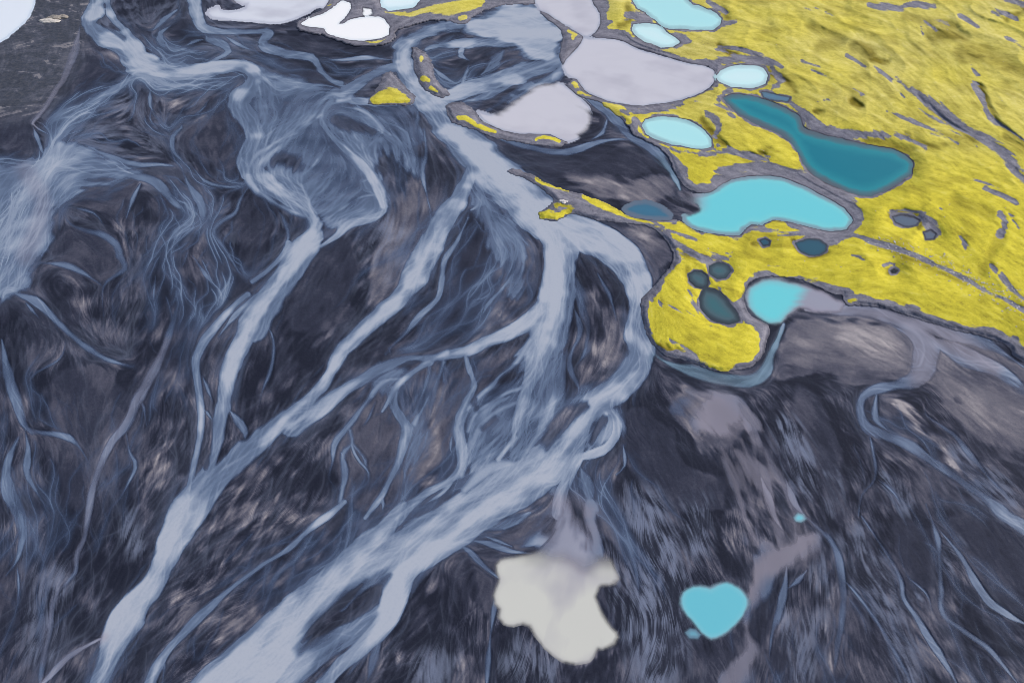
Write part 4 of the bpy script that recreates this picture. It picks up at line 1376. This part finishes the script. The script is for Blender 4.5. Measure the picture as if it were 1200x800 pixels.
for k, (nm, ms, p) in enumerate(lands):
    lab = LABEL.get(nm) or ["", "", "slim dark gravel islet with yellow patches in the river arc", "long low gravel islet under the milky lake's lower shore", "gravel islet between the two upper milky lakes", "yellow moss dome on a dark islet in the river"][k]
    fm = (cells(LSD[k]) > -3) & (cells(POND_SD, np.minimum) < 8)
    if k > 0: fm &= cells(LSD[k]) > -3
    grid_object(nm, zl, fm, mossm, {"moss": moss_f, "olive": np.clip(OLIV_SHADE_F + .4 * sstep(.5, 1.0, MA * .5 + norm01(fbm(WX / 13 + 60, WY / 13, 3)) * .6) * sstep(700, 900, GX), 0, 1), "dry": dry, "wet": wet, "strand": np.clip(crisp(LM * .45 + LF * .25 + MB * .3, 1.5, .8), 0, 1), "band": band}, label=lab)

lev0 = sstep(.4, 1.2, POND_SD)
cover = np.clip(1.18 * (1 - np.exp(-2.4 * S)) ** 1.5, 0, 1) * sstep(.035, .11, S)
fm = (cells(S) > .035) & (cells(RIVER_EX, np.minimum) < 2.5) & (cells(LAND_SD, np.minimum) < 2)
grid_object("river", np.zeros((NY, NX)), fm, river_material(), {"silt": S, "cover": cover, "warm": WARM_F, "cyan": CYAN_F}, label="pale blue grey braided glacial river spreading over the black sand")

for k, (kind, key, lev, lab, pts) in enumerate(ponds):
    sd = PSD[k]
    dep = sstep(-.5, POND_DEPTH.get(key, 12), sd)
    silty = np.zeros_like(sd); clear = np.ones_like(sd)
    if key in SOFT: clear = sstep(-2.0, 3.5, sd + (NS - .5) * 3)
    if key == 'turquoise': clear = 1 - (1 - sstep(-1, 6, sd)) * sstep(-9, -14, LAND_SD); clear = clear * (1 - .9 * sstep(822, 796, GX + (LM - .5) * 10) * sstep(252, 242, GY))
    if key in ('milk', 'milk1'): silty = np.clip(.34 * sstep(.35, .9, LC * .5 + NW * .5) + (MA - .5) * .08, 0, 1)
    if key == 'milk': clear = 1 - (1 - sstep(-1, 8, sd + (LM - .5) * 3 + (NW - .5) * 4)) * sstep(-11, -18, LAND_SD)
    if sd.max() < 9: clear = sstep(-2.2, 1.5, sd)
    if key == 'cream': clear = sstep(-2, 6, sd + (NW - .5) * 7 + (MA - .5) * 3) * (1 - sstep(672, 638, GY + (NW - .5) * 26))
    if key == 'cyan': silty = sstep(926, 948, GX + (LM - .5) * 6 + (GY - 350) * .5) * .95
    if key == 'turquoise': silty = sstep(836, 806, GX) * sstep(252, 240, GY) * .95
    if key == 'cream': silty = np.clip(sstep(745, 640, GY + (NW - .5) * 90 + np.abs(GX - 655) * .9) * .75 + (MA - .5) * .22 + (LC - .5) * .10, 0, 1)
    grid_object(kind, np.full((NY, NX), lev + .012 + .004 * (k % 4)), cells(sd) > -1.6, pond_material(key), {"depth": dep, "silty": silty, "cover": clear}, label=lab)

# ------------------------------------------------------------------ land beyond the surveyed part, out to the horizon
def plain_beyond():
    """coarse rings that carry the sand and the moss on from the rim of the surveyed sheet"""
    rim = [(0, i) for i in range(0, NX - 1, 5)] + [(j, NX - 1) for j in range(0, NY - 1, 5)] + [(NY - 1, i) for i in range(NX - 1, 0, -5)] + [(j, 0) for j in range(NY - 1, 0, -5)]
    n = len(rim); cx, cy = 0.0, 185.0
    R = [.985, 1.0, 1.03, 1.07, 1.12, 1.18, 1.26, 1.36, 1.5, 1.8, 2.4, 4, 9, 30, 90]
    def ring_mesh(name, mat, attrs, z_of, pick, kind, label):
        co, val = [], {k: [] for k in attrs}
        for r in R:
            for (j, i) in rim:
                x, y = WX[j, i], WY[j, i]
                X, Y = cx + (x - cx) * r, cy + (y - cy) * r
                co.append((X, Y, z_of(r, j, i, X, Y)))
        co = np.array(co)
        fs_ = []
        for q in range(len(R) - 1):
            for k in range(n):
                if pick(rim[k]) and pick(rim[(k + 1) % n]):
                    a = q * n + k; b = q * n + (k + 1) % n
                    fs_.append((a, b, b + n, a + n))
        me = bpy.data.meshes.new(name); me.from_pydata([tuple(c) for c in co], [], fs_); me.update()
        for k, fn in attrs.items():
            at = me.attributes.new(k, 'FLOAT', 'POINT'); at.data.foreach_set("value", np.asarray(fn(co[:, 0], co[:, 1]), np.float32))
        me.materials.append(mat)
        me.polygons.foreach_set("use_smooth", np.ones(len(me.polygons), bool))
        o = bpy.data.objects.new(name, me); scene.collection.objects.link(o); o["kind"] = kind; o["label"] = label
    ring_mesh("outer_plain", sand, {"tone": lambda x, y: .22 + .3 * fbm(x / 22, y / 60, 3)}, lambda r, j, i, X, Y: -.30 if r < 1.01 else -.1, lambda p: True, "structure", "dark sand plain running on to the horizon")
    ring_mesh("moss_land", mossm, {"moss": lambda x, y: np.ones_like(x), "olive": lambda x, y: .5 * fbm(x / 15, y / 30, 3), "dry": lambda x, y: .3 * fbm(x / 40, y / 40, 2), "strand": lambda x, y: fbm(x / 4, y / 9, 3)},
              lambda r, j, i, X, Y: (float(zl[j, i]) - .12 if r < 1.01 else .4 + 2.2 * float(fbm(np.array([X / 30]), np.array([Y / 45]), 3)[0])), lambda p: LAND_SD[p] > 6, "structure", "yellow moss upland running on past the right edge")
plain_beyond()

# ------------------------------------------------------------------ rocks and stones
def rock_mesh(name, seed, lumps, mat):
    """a jagged outcrop: squashed, faceted lumps grown into one another"""
    import bmesh
    r = random.Random(seed)
    bm = bmesh.new()
    for (x, y, z, sx, sy, sz) in lumps:
        g = bmesh.ops.create_icosphere(bm, subdivisions=3, radius=1.0)
        ph = [r.uniform(0, 6.3) for _ in range(6)]
        for v in g['verts']:
            c = v.co
            k = 1 + .16 * math.sin(3.1 * c.x + ph[0]) * math.cos(2.7 * c.y + ph[1]) + .10 * math.sin(6.3 * c.y + ph[2] + 2 * c.z) + .07 * math.sin(9 * c.x + ph[3]) * math.sin(8 * c.z + ph[4]) + r.uniform(-.03, .03)
            v.co = (x + c.x * sx * k, y + c.y * sy * k, z + c.z * sz * k)
    me = bpy.data.meshes.new(name); bm.to_mesh(me); bm.free()
    me.materials.append(mat)
    return me
def rock_material(name, lo, hi):
    m, nt, b = new_mat(name)
    nt.links.new(ramp(nt, noise(nt, 1.8, 6, .7), [(.3, lo), (.6, hi)]), b.inputs['Base Color'])
    b.inputs['Roughness'].default_value = .9
    bump(nt, b, noise(nt, 3.0, 5, .7), .6, .2)
    return m
def height_at(u, v, Z):
    return float(Z[int(round((v - Y0) / P)), int(round((u - X0) / P))])
pale_rock = rock_material("pale_rock", (.36, .34, .34), (.74, .72, .72))
tan_rock = rock_material("tan_rock", (.16, .145, .13), (.34, .31, .28))
def rock(u, v, seed, lumps, mat, label, Z):
    z = height_at(u, v, Z); x, y = to_world(u, v, z)
    o = bpy.data.objects.new("rock_outcrop", rock_mesh("rock_outcrop", seed, lumps, mat)); scene.collection.objects.link(o)
    o.location = (x, y, z + .12); o["label"] = label; o["category"] = "rock"
    return o
rock(660, 237, 3, [(0, 0, .05, .9, .7, .45), (.9, .2, 0, .8, .5, .3), (-.8, .5, 0, .6, .6, .3), (.2, -.7, 0, .7, .4, .28), (-.2, .9, 0, .5, .4, .25)], pale_rock, "white jagged rock on the grey spit left of the steel blue pool", zl)
rock(66, 21, 5, [(0, 0, 0, 3.2, 2.6, .9), (2.8, .6, 0, 2.4, 2.0, .8), (-2.4, -.6, 0, 1.8, 1.6, .6)], tan_rock, "brown topped tan rock shelf, upper of two by the upper left white lake", zg)
rock(57, 25, 8, [(0, 0, 0, 3.0, 2.4, .7), (2.9, -.4, 0, 2.4, 1.8, .6), (-2.4, .5, 0, 2.2, 1.6, .5)], rock_material("sand_rock", (.42, .395, .365), (.64, .60, .56)), "pale tan rock shelf, lower of two by the upper left white lake", zg)

def stones():
    r = random.Random(4)
    line = spline(np.array([[1030, 285], [1075, 300], [1105, 312], [1130, 325], [1155, 340], [1180, 352], [1200, 362], [1260, 392.]]))
    vs_, fs_ = [], []
    base = [(1, 0, 0), (0, 1, 0), (-1, 0, 0), (0, -1, 0), (.6, .6, .7), (-.6, .6, .7), (-.6, -.6, .7), (.6, -.6, .7), (0, 0, 1)]
    bf = [(0, 1, 4), (1, 2, 5), (2, 3, 6), (3, 0, 7), (4, 1, 5), (5, 2, 6), (6, 3, 7), (7, 0, 4), (4, 5, 8), (5, 6, 8), (6, 7, 8), (7, 4, 8)]
    for k in range(520):
        p = line[r.randrange(len(line))]
        u = p[0] + r.gauss(0, 9); v = p[1] + r.gauss(-3 if r.random() < .6 else 0, 6)
        if k % 5 == 0: u, v = r.uniform(700, 1250), r.uniform(10, 330)
        if not (700 < u < 1290 and 0 < v < 420): continue
        j, i = int(round((v - Y0) / P)), int(round((u - X0) / P))
        if LAND_SD[j, i] < 5 or POND_SD[j, i] > -2: continue
        z = float(zl[j, i]); x, y = to_world(u, v, z); q = r.uniform(.10, .34) * (1 if k % 5 else .7); n0 = len(vs_)
        for a, b, c in base:
            vs_.append((x + a * q * r.uniform(.7, 1.2), y + b * q * r.uniform(.7, 1.2), z - .05 + c * q * r.uniform(.6, 1)))
        fs_ += [tuple(n0 + t for t in f) for f in bf]
    me = bpy.data.meshes.new("scattered_stones"); me.from_pydata(vs_, [], fs_); me.update(); me.materials.append(pale_rock)
    o = bpy.data.objects.new("scattered_stones", me); scene.collection.objects.link(o)
    o["kind"] = "stuff"; o["label"] = "small pale stones strewn along the gully through the yellow moss"; o["category"] = "stones"
stones()
